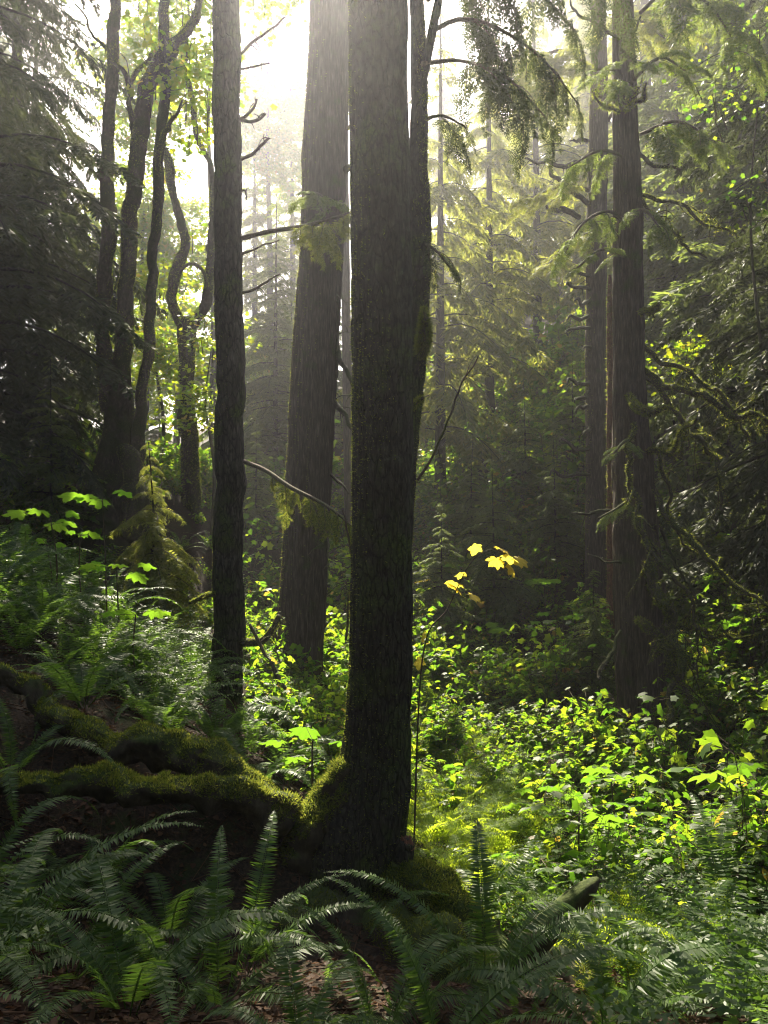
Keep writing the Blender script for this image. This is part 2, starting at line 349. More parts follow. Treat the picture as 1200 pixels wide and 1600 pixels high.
class Tree:
    """one tree: an Empty at its foot; trunk, limbs, moss and crown are its parts"""
    def __init__(s, name, label, foot, cat='tree', group=None):
        s.base = np.asarray(foot, float); s.o = empty(name, s.base, label, cat, group); s.parts = []
    def wood(s, name, path, mat, moss=0, mossln=(0.012, 0.03), mask=None, parent=None, hang=0.0, mw=0.004, label=None, twigs=0, **kw):
        V, Q, T = tube(path, **kw)
        if twigs:                               # bare side twigs of the same limb
            rng = np.random.default_rng(kw.get('seed', 0)+900); sp = spline(path, 60); gg = Geo(); gg.add(V, Q, T); tg = nz(np.gradient(sp[:, :3], axis=0)); Lp = np.linalg.norm(np.diff(sp[:, :3], axis=0), axis=1).sum()
            for k in range(twigs):
                j = int(rng.uniform(0.25, 0.98)*59); q = sp[j, :3]; d = nz(tg[j]*0.5+rng.normal(size=3)*0.8+np.array([0, 0, -0.35])); l = Lp*rng.uniform(0.08, 0.28)
                e = q+d*l; m1 = q+d*l*0.5+rng.normal(size=3)*l*0.08+np.array([0, 0, l*0.06]); r = min(sp[j, 3]*0.5, 0.012)
                gg.add(*tube(np.array([[*q, r], [*m1, r*0.6], [*(e-[0, 0, l*0.15]), 0.0025]]), nseg=5, step=l/6, lump=0.1, seed=k))
                if l > 0.35:
                    e2 = m1+nz(d+rng.normal(size=3)*0.9)*l*0.4; gg.add(*tube(np.array([[*m1, r*0.5], [*((m1+e2)/2+[0, 0, .02]), r*.4], [*e2, 0.002]]), nseg=4, step=l/8, lump=0))
            V, Q, T = gg.arrays()
        o = link(name, mesh_np(name, V-s.base, Q, T, True), M[mat], parent or s.o)
        if label: o['label'] = label
        if moss:
            k = fuzz(V, Q, moss, mossln, mw, mask, hang, seed=kw.get('seed', 0))
            if len(k) > 900:
                g = Geo(); g.tris(k-s.base); link('moss', g.mesh('moss'), M['moss'], o)
        return o
    def part(s, name, geo, mat, parent=None): return link(name, geo.mesh(name, s.base), M[mat], parent or s.o)

# ------------------------------------------------------------------ foliage makers
def kites(p, d, nrm, ln, wd, mid=0.4, fold=0.0):
    """leaf blades: base p, direction d, face normal nrm, length and half width (arrays) -> (n,4,3)"""
    sd = nz(np.cross(d, nrm)); ln = np.asarray(ln).reshape(-1, 1); wd = np.asarray(wd).reshape(-1, 1)
    m = p+d*ln*mid-nrm*ln*fold
    return np.stack([p, m+sd*wd, p+d*ln, m-sd*wd], 1)

def conifer_branch(L, rng, nsec=22, sec=0.42, tert=11, tl=0.10, tw=0.016, hang=0.45, up=0.15, droop=0.45, fine=0):
    """a limb along +X with flat drooping side sprays -> leaf quads, axis points"""
    s = np.linspace(0.10, 1.0, nsec)+rng.uniform(-0.02, 0.02, nsec); s = np.clip(s, 0.05, 1)
    ax = lambda t: np.stack([L*t, 0.06*L*np.sin(t*3+rng.uniform(0, 6))*0+t*0, L*(up*t-droop*t**2.2)], -1)
    base = ax(s); side = np.where(np.arange(nsec) % 2 == 0, 1.0, -1.0)
    ph = rng.uniform(0.75, 1.15, nsec)
    d = np.stack([np.cos(ph), side*np.sin(ph), -hang*rng.uniform(0.4, 1.5, nsec)], -1); d = nz(d)
    sl = sec*L*np.clip((1.05-s), 0.12, 1)**0.8*np.clip(s*3.2, 0.35, 1)*rng.uniform(0.65, 1.2, nsec)
    t = np.linspace(0.12, 1.0, tert)
    # points along each side spray, sagging towards its tip
    pts = base[:, None]+d[:, None]*(sl[:, None]*t[None])[..., None]
    pts[..., 2] -= (hang*0.5*sl[:, None]*t[None]**2)
    tside = np.where(np.arange(tert) % 2 == 0, 1.0, -1.0)[None, :, None]
    up3 = np.array([0, 0, 1.0]); lat = nz(np.cross(d, up3))
    dd = nz(d[:, None]*0.75+lat[:, None]*tside*0.75+np.array([0, 0, -1])*rng.uniform(0.05, 0.6, (nsec, tert, 1))+0.18*rng.normal(size=(nsec, tert, 3)))
    ln = tl*(0.5+0.9*np.clip(1.1-t, 0.2, 1))[None]*rng.uniform(0.7, 1.3, (nsec, tert))*np.clip(sl[:, None]/(0.25*L*sec+1e-6), 0.5, 1.2)
    nr = nz(np.cross(dd, np.cross(up3, dd))+0.45*rng.normal(size=dd.shape))
    p = pts.reshape(-1, 3); dd = dd.reshape(-1, 3); nr = nr.reshape(-1, 3); ln = ln.ravel()
    if fine:
        # each blade becomes a feather of small scales
        u = np.linspace(0.05, 1, fine); fs = np.where(np.arange(fine) % 2 == 0, 1.0, -1.0)
        p2 = p[:, None]+dd[:, None]*(ln[:, None]*u[None])[..., None]
        l2 = nz(np.cross(dd, nr))
        d2 = nz(dd[:, None]*0.8+l2[:, None]*fs[None, :, None]*0.7+0.12*rng.normal(size=(len(p), fine, 3)))
        ln2 = (ln[:, None]*0.42*(1.1-u*0.6)[None])
        n2 = np.broadcast_to(nr[:, None], d2.shape)
        K = kites(p2.reshape(-1, 3), d2.reshape(-1, 3), n2.reshape(-1, 3), ln2.ravel(), ln2.ravel()*0.20)
    else:
        K = kites(p, dd, nr, ln, np.full(len(p), tw)*rng.uniform(0.7, 1.3, len(p)))
    axp = ax(np.linspace(0, 1, 7))
    return K, axp
def place(K, loc, az, pitch=0.0, sc=1.0, roll=0.0):
    cr, sr = cos(roll), sin(roll); cp_, sp = cos(pitch), sin(pitch); ca, sa = cos(az), sin(az)
    Rr = np.array([[1, 0, 0], [0, cr, -sr], [0, sr, cr]]); Rp = np.array([[cp_, 0, -sp], [0, 1, 0], [sp, 0, cp_]]); Ra = np.array([[ca, -sa, 0], [sa, ca, 0], [0, 0, 1]])
    return (K*sc)@(Ra@Rp@Rr).T+np.asarray(loc)

BR = {}
def branch_set(key, n=6, seed=3, **kw):
    if key not in BR:
        rng = np.random.default_rng(seed); BR[key] = [conifer_branch(1.0, rng, **kw) for _ in range(n)]
    return BR[key]
def conifer_crown(geo, wood, axis, z0, z1, R, nb, rng, bset, shape=0.8, keep=None, top_w=0.15):
    """limbs round a trunk; axis(z) -> xy; R longest limb"""
    hs = np.sort(rng.uniform(0, 1, nb))
    for k, h in enumerate(hs):
        z = z0+(z1-z0)*h; az = k*2.39996+rng.uniform(-0.5, 0.5)
        L = R*max(top_w, (1-h)**shape)*rng.uniform(0.6, 1.15)*(0.75+0.25*min(1, h*6))
        if keep is not None and not keep(z, az, L): continue
        K, axp = bset[rng.integers(len(bset))]
        xy = axis(z); loc = np.array([xy[0], xy[1], z]); pit = rng.uniform(-0.22, 0.12); ro = rng.uniform(-0.3, 0.3)
        geo.quads(place(K, loc, az, pit, L, ro))
        a = place(axp, loc, az, pit, L, ro)
        wood.add(*tube(np.concatenate([a, np.linspace(0.012*L, 0.003, len(a))[:, None]], 1), nseg=4, step=L/7, lump=0))

def conifer_proto(name, h, z0, R, nb, seed, bkey, mat='needles', bark='hemlock_bark', rbase=None, shape=0.8):
    rng = np.random.default_rng(seed); o = empty(name, (0, 0, 0)); rb = rbase or h*0.011
    bend = rng.uniform(-0.02, 0.02, 2)
    ax = lambda z: (bend[0]*h*(z/h)**2, bend[1]*h*(z/h)**2)
    path = [[*ax(z), z, rb*(1-0.93*(z/h))*(1.25 if z < 0.2 else 1)] for z in (-0.5, 0.1, h*0.1, h*0.3, h*0.5, h*0.75, h)]
    V, Q, T = tube(path, nseg=14, step=0.3, lump=0.05, furrow=0.05, seed=seed)
    link('trunk', mesh_np('trunk', V, Q, T, True), M[bark], o)
    g, w = Geo(), Geo(); conifer_crown(g, w, ax, z0, h*0.99, R, nb, rng, BR[bkey], shape)
    link('crown', crown_mesh('crown', g, w, mat, bark), None, o)
    return o

# palmate leaf: lobed fan; local plane XY, stalk end at origin, tip towards +X
def palmate(lobes=7, seed=0):
    rng = np.random.default_rng(seed); pts = []
    ang = np.linspace(-2.45, 2.45, lobes)
    for k, a in enumerate(ang):
        r = 1.0*(0.62+0.38*cos(a*0.62))*rng.uniform(0.92, 1.08); da = (ang[1]-ang[0])/2
        pts += [(a-da*0.98, r*0.66), (a-da*0.62, r*0.80), (a-da*0.5, r*0.77), (a-da*0.25, r*0.91), (a-da*0.18, r*0.88), (a, r), (a+da*0.18, r*0.88), (a+da*0.25, r*0.91), (a+da*0.5, r*0.77), (a+da*0.62, r*0.80)]
    pts.append((ang[-1]+da*0.9, 0.5))
    P2 = np.array([[0.25+r*cos(a), r*sin(a)] for a, r in pts])
    P2[0] = P2[0]*0.55; P2[-1] = P2[-1]*0.55
    V = np.concatenate([[[0.12, 0, 0.0]], np.concatenate([P2, np.zeros((len(P2), 1))], 1)])
    rr = np.linalg.norm(V[:, :2]-np.array([0.25, 0]), axis=1); V[:, 2] = -0.26*rr**2+0.045*np.sin(V[:, 1]*13+seed)+0.03*np.cos(V[:, 0]*9)
    n = len(P2); T = np.stack([np.zeros(n-1, int), np.arange(1, n), np.arange(2, n+1)], 1)
    return V, T
PALM = [palmate(7, s) for s in range(3)]+[palmate(5, 9)]
def add_leaf(geo, lf, loc, az, pitch, sc, roll=0.0):
    V, T = lf; geo.add(place(V, loc, az, pitch, sc, roll), None, T)

def frond(L, npair, wmax, e0, bend, rng, wl=0.0165, tw=0.5, lacy=False):
    """fern frond along +X rising from the origin -> blade quads, rachis path"""
    n = 60; s = np.linspace(0, 1, n); ang = e0-bend*s**1.25
    x = np.cumsum(np.cos(ang))*L/n; z = np.cumsum(np.sin(ang))*L/n; sw = rng.uniform(-0.10, 0.10)
    c = np.stack([x, sw*L*s**2, z], 1)
    si = np.linspace(0.10, 0.995, npair); q = np.stack([np.interp(si, s, c[:, k]) for k in range(3)], 1)
    tg = nz(np.stack([np.interp(si, s, np.gradient(c[:, k])) for k in range(3)], 1))
    lat = nz(np.cross(tg, [0, 0, 1.0])+1e-6); nr = np.cross(lat, tg)
    ln = wmax*np.clip(0.55+si*2.2, 0, 1)*np.clip((1-si)*1.9+0.04, 0, 1)**0.75
    if lacy: ln = wmax*np.sin(pi*np.clip(si*0.9+0.1, 0, 1))**0.9+0.004
    Ks = []
    for sd in (1, -1):
        dr = nz(lat*sd+tg*rng.uniform(0.12, 0.34, (npair, 1))-nr*rng.uniform(0.0, 0.35, (npair, 1)))
        nn = nz(nr+tw*0.5*rng.normal(size=(npair, 3))+tg*rng.uniform(-0.45, 0.1, (npair, 1)))
        l = ln*rng.uniform(0.88, 1.08, npair)
        if lacy:
            u = np.linspace(0.08, 1, 9); fs = np.where(np.arange(9) % 2 == 0, 1.0, -1.0)
            p2 = q[:, None]+dr[:, None]*(l[:, None]*u[None])[..., None]; l2 = nz(np.cross(dr, nn))
            d2 = nz(dr[:, None]*0.55+l2[:, None]*fs[None, :, None]+0.1*rng.normal(size=(npair, 9, 3)))
            ll = (l[:, None]*0.30*(1.1-u*0.8)[None]).ravel()
            Ks.append(kites(p2.reshape(-1, 3), d2.reshape(-1, 3), np.broadcast_to(nn[:, None], d2.shape).reshape(-1, 3), ll, ll*0.30+0.001))
        else:
            Ks.append(kites(q, dr, nn, l, np.minimum(wl*0.5+0*l, l*0.35)*rng.uniform(0.85, 1.15, npair), mid=0.18, fold=0.02))
    return np.concatenate(Ks), c[::6]
def frond_geo(*a, **k):
    K, c = frond(*a, **k); g = Geo(); g.quads(K)
    n = len(c); r = np.linspace(0.0035, 0.0012, n)*(a[0]/0.9)
    g.add(*tube(np.concatenate([c, r[:, None]], 1), nseg=3, step=a[0]/14, lump=0)); return g
_fr = np.random.default_rng(77)
FROND = [frond_geo(1.0, 76, 0.082, _fr.uniform(0.8, 1.35), _fr.uniform(1.4, 2.7), _fr, wl=0.0135).mesh('frond') for _ in range(18)]
LADY = [frond_geo(1.0, 24, 0.15, _fr.uniform(0.8, 1.25), _fr.uniform(0.8, 1.5), _fr, lacy=True).mesh('frond') for _ in range(8)]
for me in FROND: me.materials.append(M['sword_fern'])
for me in LADY: me.materials.append(M['lady_fern'])

DEADF = [frond_geo(1.0, 34, 0.055, _fr.uniform(0.1, 0.4), _fr.uniform(0.9, 1.6), _fr, tw=1.4).mesh('frond') for _ in range(3)]
for me in DEADF: me.materials.append(M['litter'])
def fern(name, label, px, d, L, nf, seed, lady=False, group=None, lean=None, azs=None, e=None, lift=0.0):
    b = on_ground(px, d, lift); o = empty(name, b, label, 'fern', group); rng = np.random.default_rng(seed)
    fr = LADY if lady else FROND
    for k in range(nf):
        az = (azs[k % len(azs)]+rng.uniform(-0.15, 0.15)) if azs else k*2*pi/nf+rng.uniform(-0.3, 0.3)
        f = bpy.data.objects.new('frond', fr[rng.integers(len(fr))]); C.objects.link(f); f.parent = o
        sc = L*rng.uniform(0.72, 1.08); f.scale = (sc, sc, sc)
        f.rotation_euler = (rng.uniform(-0.25, 0.25), rng.uniform(-0.22, 0.22) if e is None else e, az)
        f.location = (0.03*cos(az), 0.03*sin(az), 0.0)
    if not lady and d < 8:
        for k in range(2):
            f = bpy.data.objects.new('frond', DEADF[rng.integers(3)]); C.objects.link(f); f.parent = o; f['label'] = 'dead brown frond'
            sc = L*rng.uniform(0.5, 0.8); f.scale = (sc, sc, sc); f.rotation_euler = (rng.uniform(-.5, .5), rng.uniform(-.1, .25), rng.uniform(0, 6.28))
    return o

# ------------------------------------------------------------------ leaf clusters
def leaf6(p, d, n, ln, wd, fold=0.12):
    """leaves with a midrib: (k) -> V (k*6), Q (k*2)"""
    k = len(p); s = nz(np.cross(d, n)); u = nz(np.cross(s, d)); ln = np.asarray(ln).reshape(-1, 1); wd = np.asarray(wd).reshape(-1, 1)
    V = np.stack([p, p+d*ln*0.30+s*wd+u*wd*fold*2, p+d*ln*0.68+s*wd*0.8+u*wd*fold, p+d*ln-u*ln*0.10, p+d*ln*0.68-s*wd*0.8+u*wd*fold, p+d*ln*0.30-s*wd+u*wd*fold*2], 1).reshape(-1, 3)
    i = np.arange(k)[:, None]*6
    Q = np.concatenate([i+np.array([[0, 1, 2, 3]]), i+np.array([[0, 3, 4, 5]])])
    return V, Q
def tri_stick(a, b, r):
    """thin three-sided sticks from a to b -> quads"""
    t = nz(b-a); s = nz(np.cross(t, np.array([0.3, 0.5, 0.81]))); w = np.cross(t, s); o = []
    for k in range(3):
        q0 = s*cos(k*2.094)+w*sin(k*2.094); q1 = s*cos((k+1)*2.094)+w*sin((k+1)*2.094); r_ = np.asarray(r).reshape(-1, 1)
        o.append(np.stack([a+q0*r_, a+q1*r_, b+q1*r_*0.6, b+q0*r_*0.6], 1))
    return np.concatenate(o)
def berry_shrub(rng, h=0.8, nst=6, nlf=10, ll=0.075):
    """salmonberry-like shrub: arching canes, three leaflets to a leaf -> (leafV, leafQ), stick quads"""
    A, B, Pp, D = [], [], [], []
    for k in range(nst):
        az = rng.uniform(0, 2*pi); le = rng.uniform(0.15, 0.55)*h; hh = h*rng.uniform(0.6, 1.1)
        t = np.linspace(0, 1, 7); pt = np.stack([le*t**1.6*cos(az), le*t**1.6*sin(az), hh*(t-0.18*t**3)], 1)+rng.normal(size=(7, 3))*0.012*h
        pt[0] = [0, 0, -0.05]; A.append(pt[:-1]); B.append(pt[1:])
        ti = rng.uniform(0.30, 1.0, nlf); lp = np.stack([np.interp(ti, t, pt[:, j]) for j in range(3)], 1)
        a2 = rng.uniform(0, 2*pi, nlf); dd = np.stack([np.cos(a2), np.sin(a2), rng.uniform(-0.1, 0.45, nlf)], 1)
        q = lp+dd*rng.uniform(0.04, 0.11, (nlf, 1))*h/0.8
        A.append(lp); B.append(q); Pp.append(q); D.append(dd)
    Pp, D = np.concatenate(Pp), nz(np.concatenate(D)*np.array([1, 1, 0.3])); n = len(Pp)
    up = nz(np.array([-0.12, 0.62, 0.78])+0.40*rng.normal(size=(n, 3))); sd = nz(np.cross(D, up)); up = nz(np.cross(sd, D)); L = ll*rng.uniform(0.65, 1.25, n)
    D = nz(D+np.array([0, 0, -0.25]))
    V, Q = [], []; off = 0
    for w, sc in ((0, 1.0), (1, 0.8), (-1, 0.8)):
        v, q = leaf6(Pp, nz(D*(1-0.55*abs(w))+sd*w*0.85), up, L*sc, L*sc*0.36); V.append(v); Q.append(q+off); off += len(v)
    A, B = np.concatenate(A), np.concatenate(B)
    return np.concatenate(V), np.concatenate(Q), tri_stick(A, B, np.full(len(A), 0.0035))
def maple_leaves(rng, P0, D0, N0, size):
    """simple lobed leaves: five kites from one stalk end, one island each"""
    k = len(P0); D0 = nz(D0); S = nz(np.cross(D0, N0)); U = nz(np.cross(S, D0)); sz = np.asarray(size).reshape(-1, 1)
    rows = [P0]
    prof = [(-2.3, .40), (-1.9, .72), (-1.45, .60), (-0.95, .92), (-.45, .68), (0, 1.02), (.45, .68), (.95, .92), (1.45, .60), (1.9, .72), (2.3, .40)]
    for a, r in prof: rows.append(P0+(D0*(0.22+r*cos(a))+S*r*sin(a)-U*(0.12+0.26*((np.arange(k)*0.618) % 1.0)[:, None])*r*r)*sz*0.5)
    V = np.stack(rows, 1).reshape(-1, 3); i = np.arange(k)[:, None]*12
    T = np.concatenate([i+np.array([[0, j, j+1]]) for j in range(1, 11)])
    return V, T
def maple_cloud(geo, wood, rng, c, rad, ntw, per, size, toward=None):
    """leafy twigs through an ellipsoid"""
    per = max(4, int(per*1.5)); size = size*1.2; ntw = int(ntw*1.25)
    for k in range(ntw):
        v = rng.normal(size=3); v /= np.linalg.norm(v); q = np.asarray(c)+v*np.asarray(rad)*rng.uniform(0.15, 1.0)**0.6
        az = rng.uniform(0, 2*pi); L = rng.uniform(0.5, 1.3); d = np.array([cos(az), sin(az), rng.uniform(-0.35, 0.2)])
        t = rng.uniform(0, 1, per)[:, None]; lay = np.cross(d, [0, 0, 1.0])
        p = q+d*L*t+lay*rng.normal(size=(per, 1))*0.26+np.array([0, 0, 1])*rng.normal(size=(per, 1))*0.10
        dd = d+0.9*rng.normal(size=(per, 3))*np.array([1, 1, 0.3])+np.array([0, 0, -0.35]); nn = np.array([0, 0, 1.0])+0.5*rng.normal(size=(per, 3))
        V, T = maple_leaves(rng, p, dd, nz(nn), size*rng.uniform(0.6, 1.25, per)); geo.add(V, None, T)
        a = (np.asarray(toward)-q)*min(0.35, 0.35/np.linalg.norm(np.asarray(toward)-q)) if toward is not None else np.array([0, 0, -0.6])
        wood.add(*tube(np.array([[*(q+a), 0.012], [*(q+a*0.4+[0, 0, .06]), 0.009], [*q, 0.007], [*(q+d*L), 0.002]]), nseg=4, step=0.25, lump=0))

# ------------------------------------------------------------------ the big trees
branch_set('far', 8, 5, nsec=28, tert=16, tl=0.088, tw=0.015)
branch_set('mid', 6, 15, nsec=36, tert=30, tl=0.046, tw=0.0070, hang=0.6, droop=0.5)
branch_set('dark', 6, 16, nsec=16, tert=12, tl=0.11, fine=7, hang=0.9, droop=0.8, sec=0.40)
branch_set('cedar', 8, 6, nsec=28, tert=17, tl=0.09, tw=0.014, hang=0.8, droop=0.6, up=0.2)
branch_set('near', 6, 7, nsec=20, tert=11, tl=0.12, fine=7, hang=0.35, droop=0.4, sec=0.5)
branch_set('weep', 6, 8, nsec=18, tert=11, tl=0.13, fine=7, hang=0.9, droop=0.7, sec=0.45)

def bough(geo, wood, path, n, L, rng, bset='near', hang=-0.35, t0=0.15, spread=1.0):
    """a limb along path rows x,y,z,r with feathery side boughs"""
    path = np.asarray(path, float); s = spline(path, 40); wood.add(*tube(path, nseg=6, step=0.12, lump=0.08))
    tg = np.gradient(s[:, :3], axis=0)
    for k in range(n):
        t = t0+(1-t0)*(k+rng.uniform(0, 1))/n; j = min(39, int(t*39)); a0 = math.atan2(tg[j, 1], tg[j, 0])
        sd = 1 if k % 2 else -1; az = a0+sd*rng.uniform(0.3, 1.1)*spread if k < n-1 else a0
        B = BR[bset]; K, axp = B[rng.integers(len(B))]; l = L*rng.uniform(0.6, 1.2)*(1.15-0.5*t)
        pit = hang+rng.uniform(-0.25, 0.25); ro = rng.uniform(-0.35, 0.35)
        geo.quads(place(K, s[j, :3], az, pit, l, ro)); a = place(axp, s[j, :3], az, pit, l, ro)
        wood.add(*tube(np.concatenate([a, np.linspace(0.006, 0.002, len(a))[:, None]], 1), nseg=3, step=l/6, lump=0))
def add_bough(tr, path, n, L, seed, mat='needles', bset='near', hang=-0.35, label=None, wood='twig_wood', **k):
    rng = np.random.default_rng(seed); g, w = Geo(), Geo(); bough(g, w, path, n, L, rng, bset, hang, **k)
    b = tr.part('branch', w, wood); 
    if label: b['label'] = label
    tr.part('foliage', g, mat, b); return b

SUNV = np.array([sin(SUN_AZ)*cos(SUN_EL), cos(SUN_AZ)*cos(SUN_EL), sin(SUN_EL)])
LEFT = np.array([-1.0, 0.25, 0.0])

# central tree on its mossy stilt roots
t = Tree('forest_tree', 'thick dark straight trunk in the middle, standing on long mossy roots above the ferns', on_ground(560, 6.0))
TR = pxpath([(532, 1560, 6, 185), (536, 1480, 6, 172), (541, 1400, 6, 160), (549, 1340, 6, 156), (561, 1290, 6, 142), (577, 1240, 6, 120), (587, 1180, 6, 104), (592, 1100, 6, 96), (596, 900, 6, 93), (598, 600, 6, 90), (594, 300, 6, 88), (591, 0, 6, 86), (590, -300, 6, 80), (588, -900, 6, 64), (586, -1700, 6, 36)])
mm_ = moss_mask(2.2, 0.25, 4, side=LEFT*1.1)
def mm_low(p, n): return np.clip(mm_(p, n)+np.clip((-1.2-p[:, 2])*0.9, 0, 0.6)*(fbm(p*5, 3, 2) > -0.05), 0, 1)*np.where(p[:, 2] > 2.4, 0.25, 1)
t.wood('trunk', TR, 'hemlock_bark', 60000, (0.008, 0.024), mm_low, nseg=120, step=0.024, lump=0.045, furrow=0.075, kf=22, seed=2, vs=2.2)
def top(rows): return pxpath([(a, b+w*0.5, d, w) for a, b, d, w in rows])
rk = dict(nseg=40, step=0.03, lump=0.13, furrow=0.05, kf=5, cushion=(0.13, 5.0), kink=0.10)
_t1, _t2 = moss_mask(2.6, 0.30, 2, top=1.3), moss_mask(11.0, -0.12, 6)
def tm(p, n): return _t1(p, n)*(0.25+0.75*_t2(p, n))
t.wood('root', pxpath([(552, 1190, 5.95, 40), (524, 1245, 5.9, 58), (500, 1290, 5.85, 62), (486, 1350, 5.82, 62), (478, 1440, 5.8, 66), (470, 1540, 5.7, 80)]), 'root_bark', 30000, (0.014, 0.042), moss_mask(3, 0.0, 3, top=0.9, side=LEFT*0.7), seed=3, **rk)
t.wood('root', top([(520, 1250, 5.86, 62), (490, 1264, 5.88, 46), (462, 1264, 5.9, 44), (425, 1242, 5.95, 56), (375, 1200, 6.0, 62), (310, 1160, 6.1, 60), (240, 1144, 6.1, 52), (185, 1140, 6.2, 44), (120, 1112, 6.3, 36), (60, 1076, 6.4, 32), (-10, 1036, 6.5, 28), (-140, 1000, 6.7, 24)]), 'root_bark', 60000, (0.008, 0.036), tm, seed=5, **rk)
t.wood('root', top([(450, 1256, 5.84, 50), (420, 1236, 5.8, 54), (385, 1218, 5.75, 54), (330, 1208, 5.7, 52), (260, 1214, 5.65, 46), (200, 1218, 5.6, 42), (120, 1206, 5.6, 38), (40, 1204, 5.6, 34), (-80, 1210, 5.6, 30)]), 'root_bark', 54000, (0.008, 0.036), tm, seed=6, **rk)
t.wood('root', top([(580, 1340, 5.9, 90), (640, 1358, 5.75, 88), (690, 1380, 5.6, 82), (735, 1416, 5.45, 68), (775, 1474, 5.3, 56), (800, 1540, 5.2, 46)]), 'root_bark', 30000, (0.012, 0.036), moss_mask(3, 0.35, 7, top=0.9), seed=7, **rk)
t.wood('root', top([(600, 1420, 5.7, 80), (650, 1450, 5.3, 100), (700, 1470, 5.1, 105), (735, 1520, 5.0, 90), (750, 1600, 4.9, 80)]), 'root_bark', 20000, (0.010, 0.03), moss_mask(3, 0.45, 8, top=0.8), seed=8, **rk)
t.wood('root', pxpath([(560, 1430, 5.8, 100), (500, 1440, 5.6, 90), (440, 1470, 5.4, 70), (380, 1500, 5.3, 50)]), 'root_bark', 9000, (0.010, 0.026), moss_mask(3, 0.5, 9, top=0.8), seed=9, **rk)

# slender fork-topped trunk close behind it
t = Tree('forked_tree', 'slender dark trunk forking high up, tight behind the right edge of the thick central trunk', on_ground(618, 7.6))
t.wood('trunk', pxpath([(612, 1340, 7.6, 34), (622, 1000, 7.6, 28), (638, 720, 7.6, 26), (650, 590, 7.6, 26), (654, 500, 7.6, 29), (656, 365, 7.6, 33), (654, 250, 7.6, 28), (655, 120, 7.6, 25), (651, 0, 7.6, 22), (646, -300, 7.6, 18), (640, -900, 7.6, 8)]), 'hemlock_bark', 16000, (0.010, 0.03), moss_mask(2.0, 0.0, 5, side=[0.9, 0, 0]), nseg=40, step=0.04, lump=0.10, furrow=0.05, seed=12)
t.wood('limb', pxpath([(655, 150, 7.6, 15), (666, 95, 7.55, 15), (677, 40, 7.5, 14), (690, -30, 7.5, 12), (712, -220, 7.5, 8), (730, -500, 7.5, 4)]), 'hemlock_bark', nseg=14, lump=0.06, seed=13)
t.wood('limb', pxpath([(655, 560, 7.6, 16), (662, 530, 7.4, 20), (664, 500, 7.3, 14), (662, 480, 7.3, 5)]), 'mossy_bark', 4000, (0.015, 0.05), None, nseg=12, lump=0.2, seed=14, hang=0.5)
t.wood('limb', pxpath([(640, 640, 7.6, 12), (652, 628, 7.4, 9), (660, 622, 7.3, 5)]), 'mossy_bark', 1500, (0.012, 0.04), None, nseg=8, lump=0.2, seed=15)
for k, (rows, n, L) in enumerate([([(672, 50, 7.5, 8), (720, 30, 7.7, 7), (780, 45, 8.0, 6), (850, 95, 8.4, 4), (905, 165, 8.8, 2)], 15, 0.95),
                                  ([(660, 100, 7.5, 8), (720, 95, 7.8, 6), (790, 120, 8.2, 4), (850, 180, 8.6, 2)], 12, 0.85),
                                  ([(668, 0, 7.5, 7), (740, -40, 8.0, 6), (830, -20, 8.6, 5), (900, 50, 9.2, 3)], 14, 1.0),
                                  ([(660, 190, 7.6, 7), (690, 180, 7.8, 5), (730, 200, 8.2, 2)], 6, 0.5),
                                  ([(658, 380, 7.6, 6), (680, 390, 7.4, 4), (712, 430, 7.2, 2)], 6, 0.35),
                                  ([(655, -60, 7.6, 9), (760, -150, 8.2, 7), (880, -120, 9, 5), (980, 0, 9.8, 3)], 16, 1.1)]):
    add_bough(t, pxpath(rows), int(n*0.62), L*0.9, 40+k, 'shaded_needles', 'dark', -0.5)

# straight bare fir, left of the centre
t = Tree('fir_tree', 'straight bare dark trunk with short dead twigs, second from the centre on the left', on_ground(357, 10.8))
t.wood('trunk', pxpath([(352, 1120, 10.8, 56), (354, 1060, 10.8, 50), (356, 1000, 10.8, 46), (358, 850, 10.8, 44), (359, 600, 10.8, 42), (357, 300, 10.8, 41), (353, 0, 10.8, 40), (351, -250, 10.8, 37), (346, -800, 10.8, 22), (344, -1200, 10.8, 8)]), 'fir_bark', 14000, (0.008, 0.02), moss_mask(1.5, 0.3, 6, side=LEFT*0.8), nseg=64, step=0.04, lump=0.04, furrow=0.07, kf=14, seed=21, vs=1.4, kink=0.05)
for k, rows in enumerate([[(372, 88, 10.8, 5), (405, 60, 10.6, 4), (445, 30, 10.4, 3)], [(372, 110, 10.8, 4), (400, 102, 10.7, 3), (422, 94, 10.6, 2)],
        [(373, 190, 10.8, 6), (388, 175, 10.6, 5), (402, 152, 10.5, 3)], [(374, 188, 10.8, 6), (395, 188, 10.6, 5), (415, 175, 10.5, 4)],
        [(374, 250, 10.8, 6), (400, 238, 10.6, 5), (424, 215, 10.4, 4)], [(375, 398, 10.8, 5), (395, 390, 10.6, 3), (438, 370, 10.4, 2)],
        [(376, 458, 10.8, 5), (405, 450, 10.6, 4), (434, 428, 10.4, 2)], [(378, 1005, 10.8, 14), (400, 1000, 10.6, 12), (425, 985, 10.5, 10), (440, 962, 10.4, 8)],
        [(345, 930, 10.8, 9), (325, 930, 10.6, 8), (296, 942, 10.5, 5)], [(374, 300, 10.8, 4), (384, 296, 10.7, 3), (386, 310, 10.7, 2)]]):
    t.wood('branch', pxpath(rows), 'twig_wood' if k not in (7, 8) else 'mossy_bark', 1500 if k in (7, 8) else 200, (0.01, 0.03), None, nseg=7, lump=0.15, seed=30+k, step=0.04, kink=0.07, twigs=5)
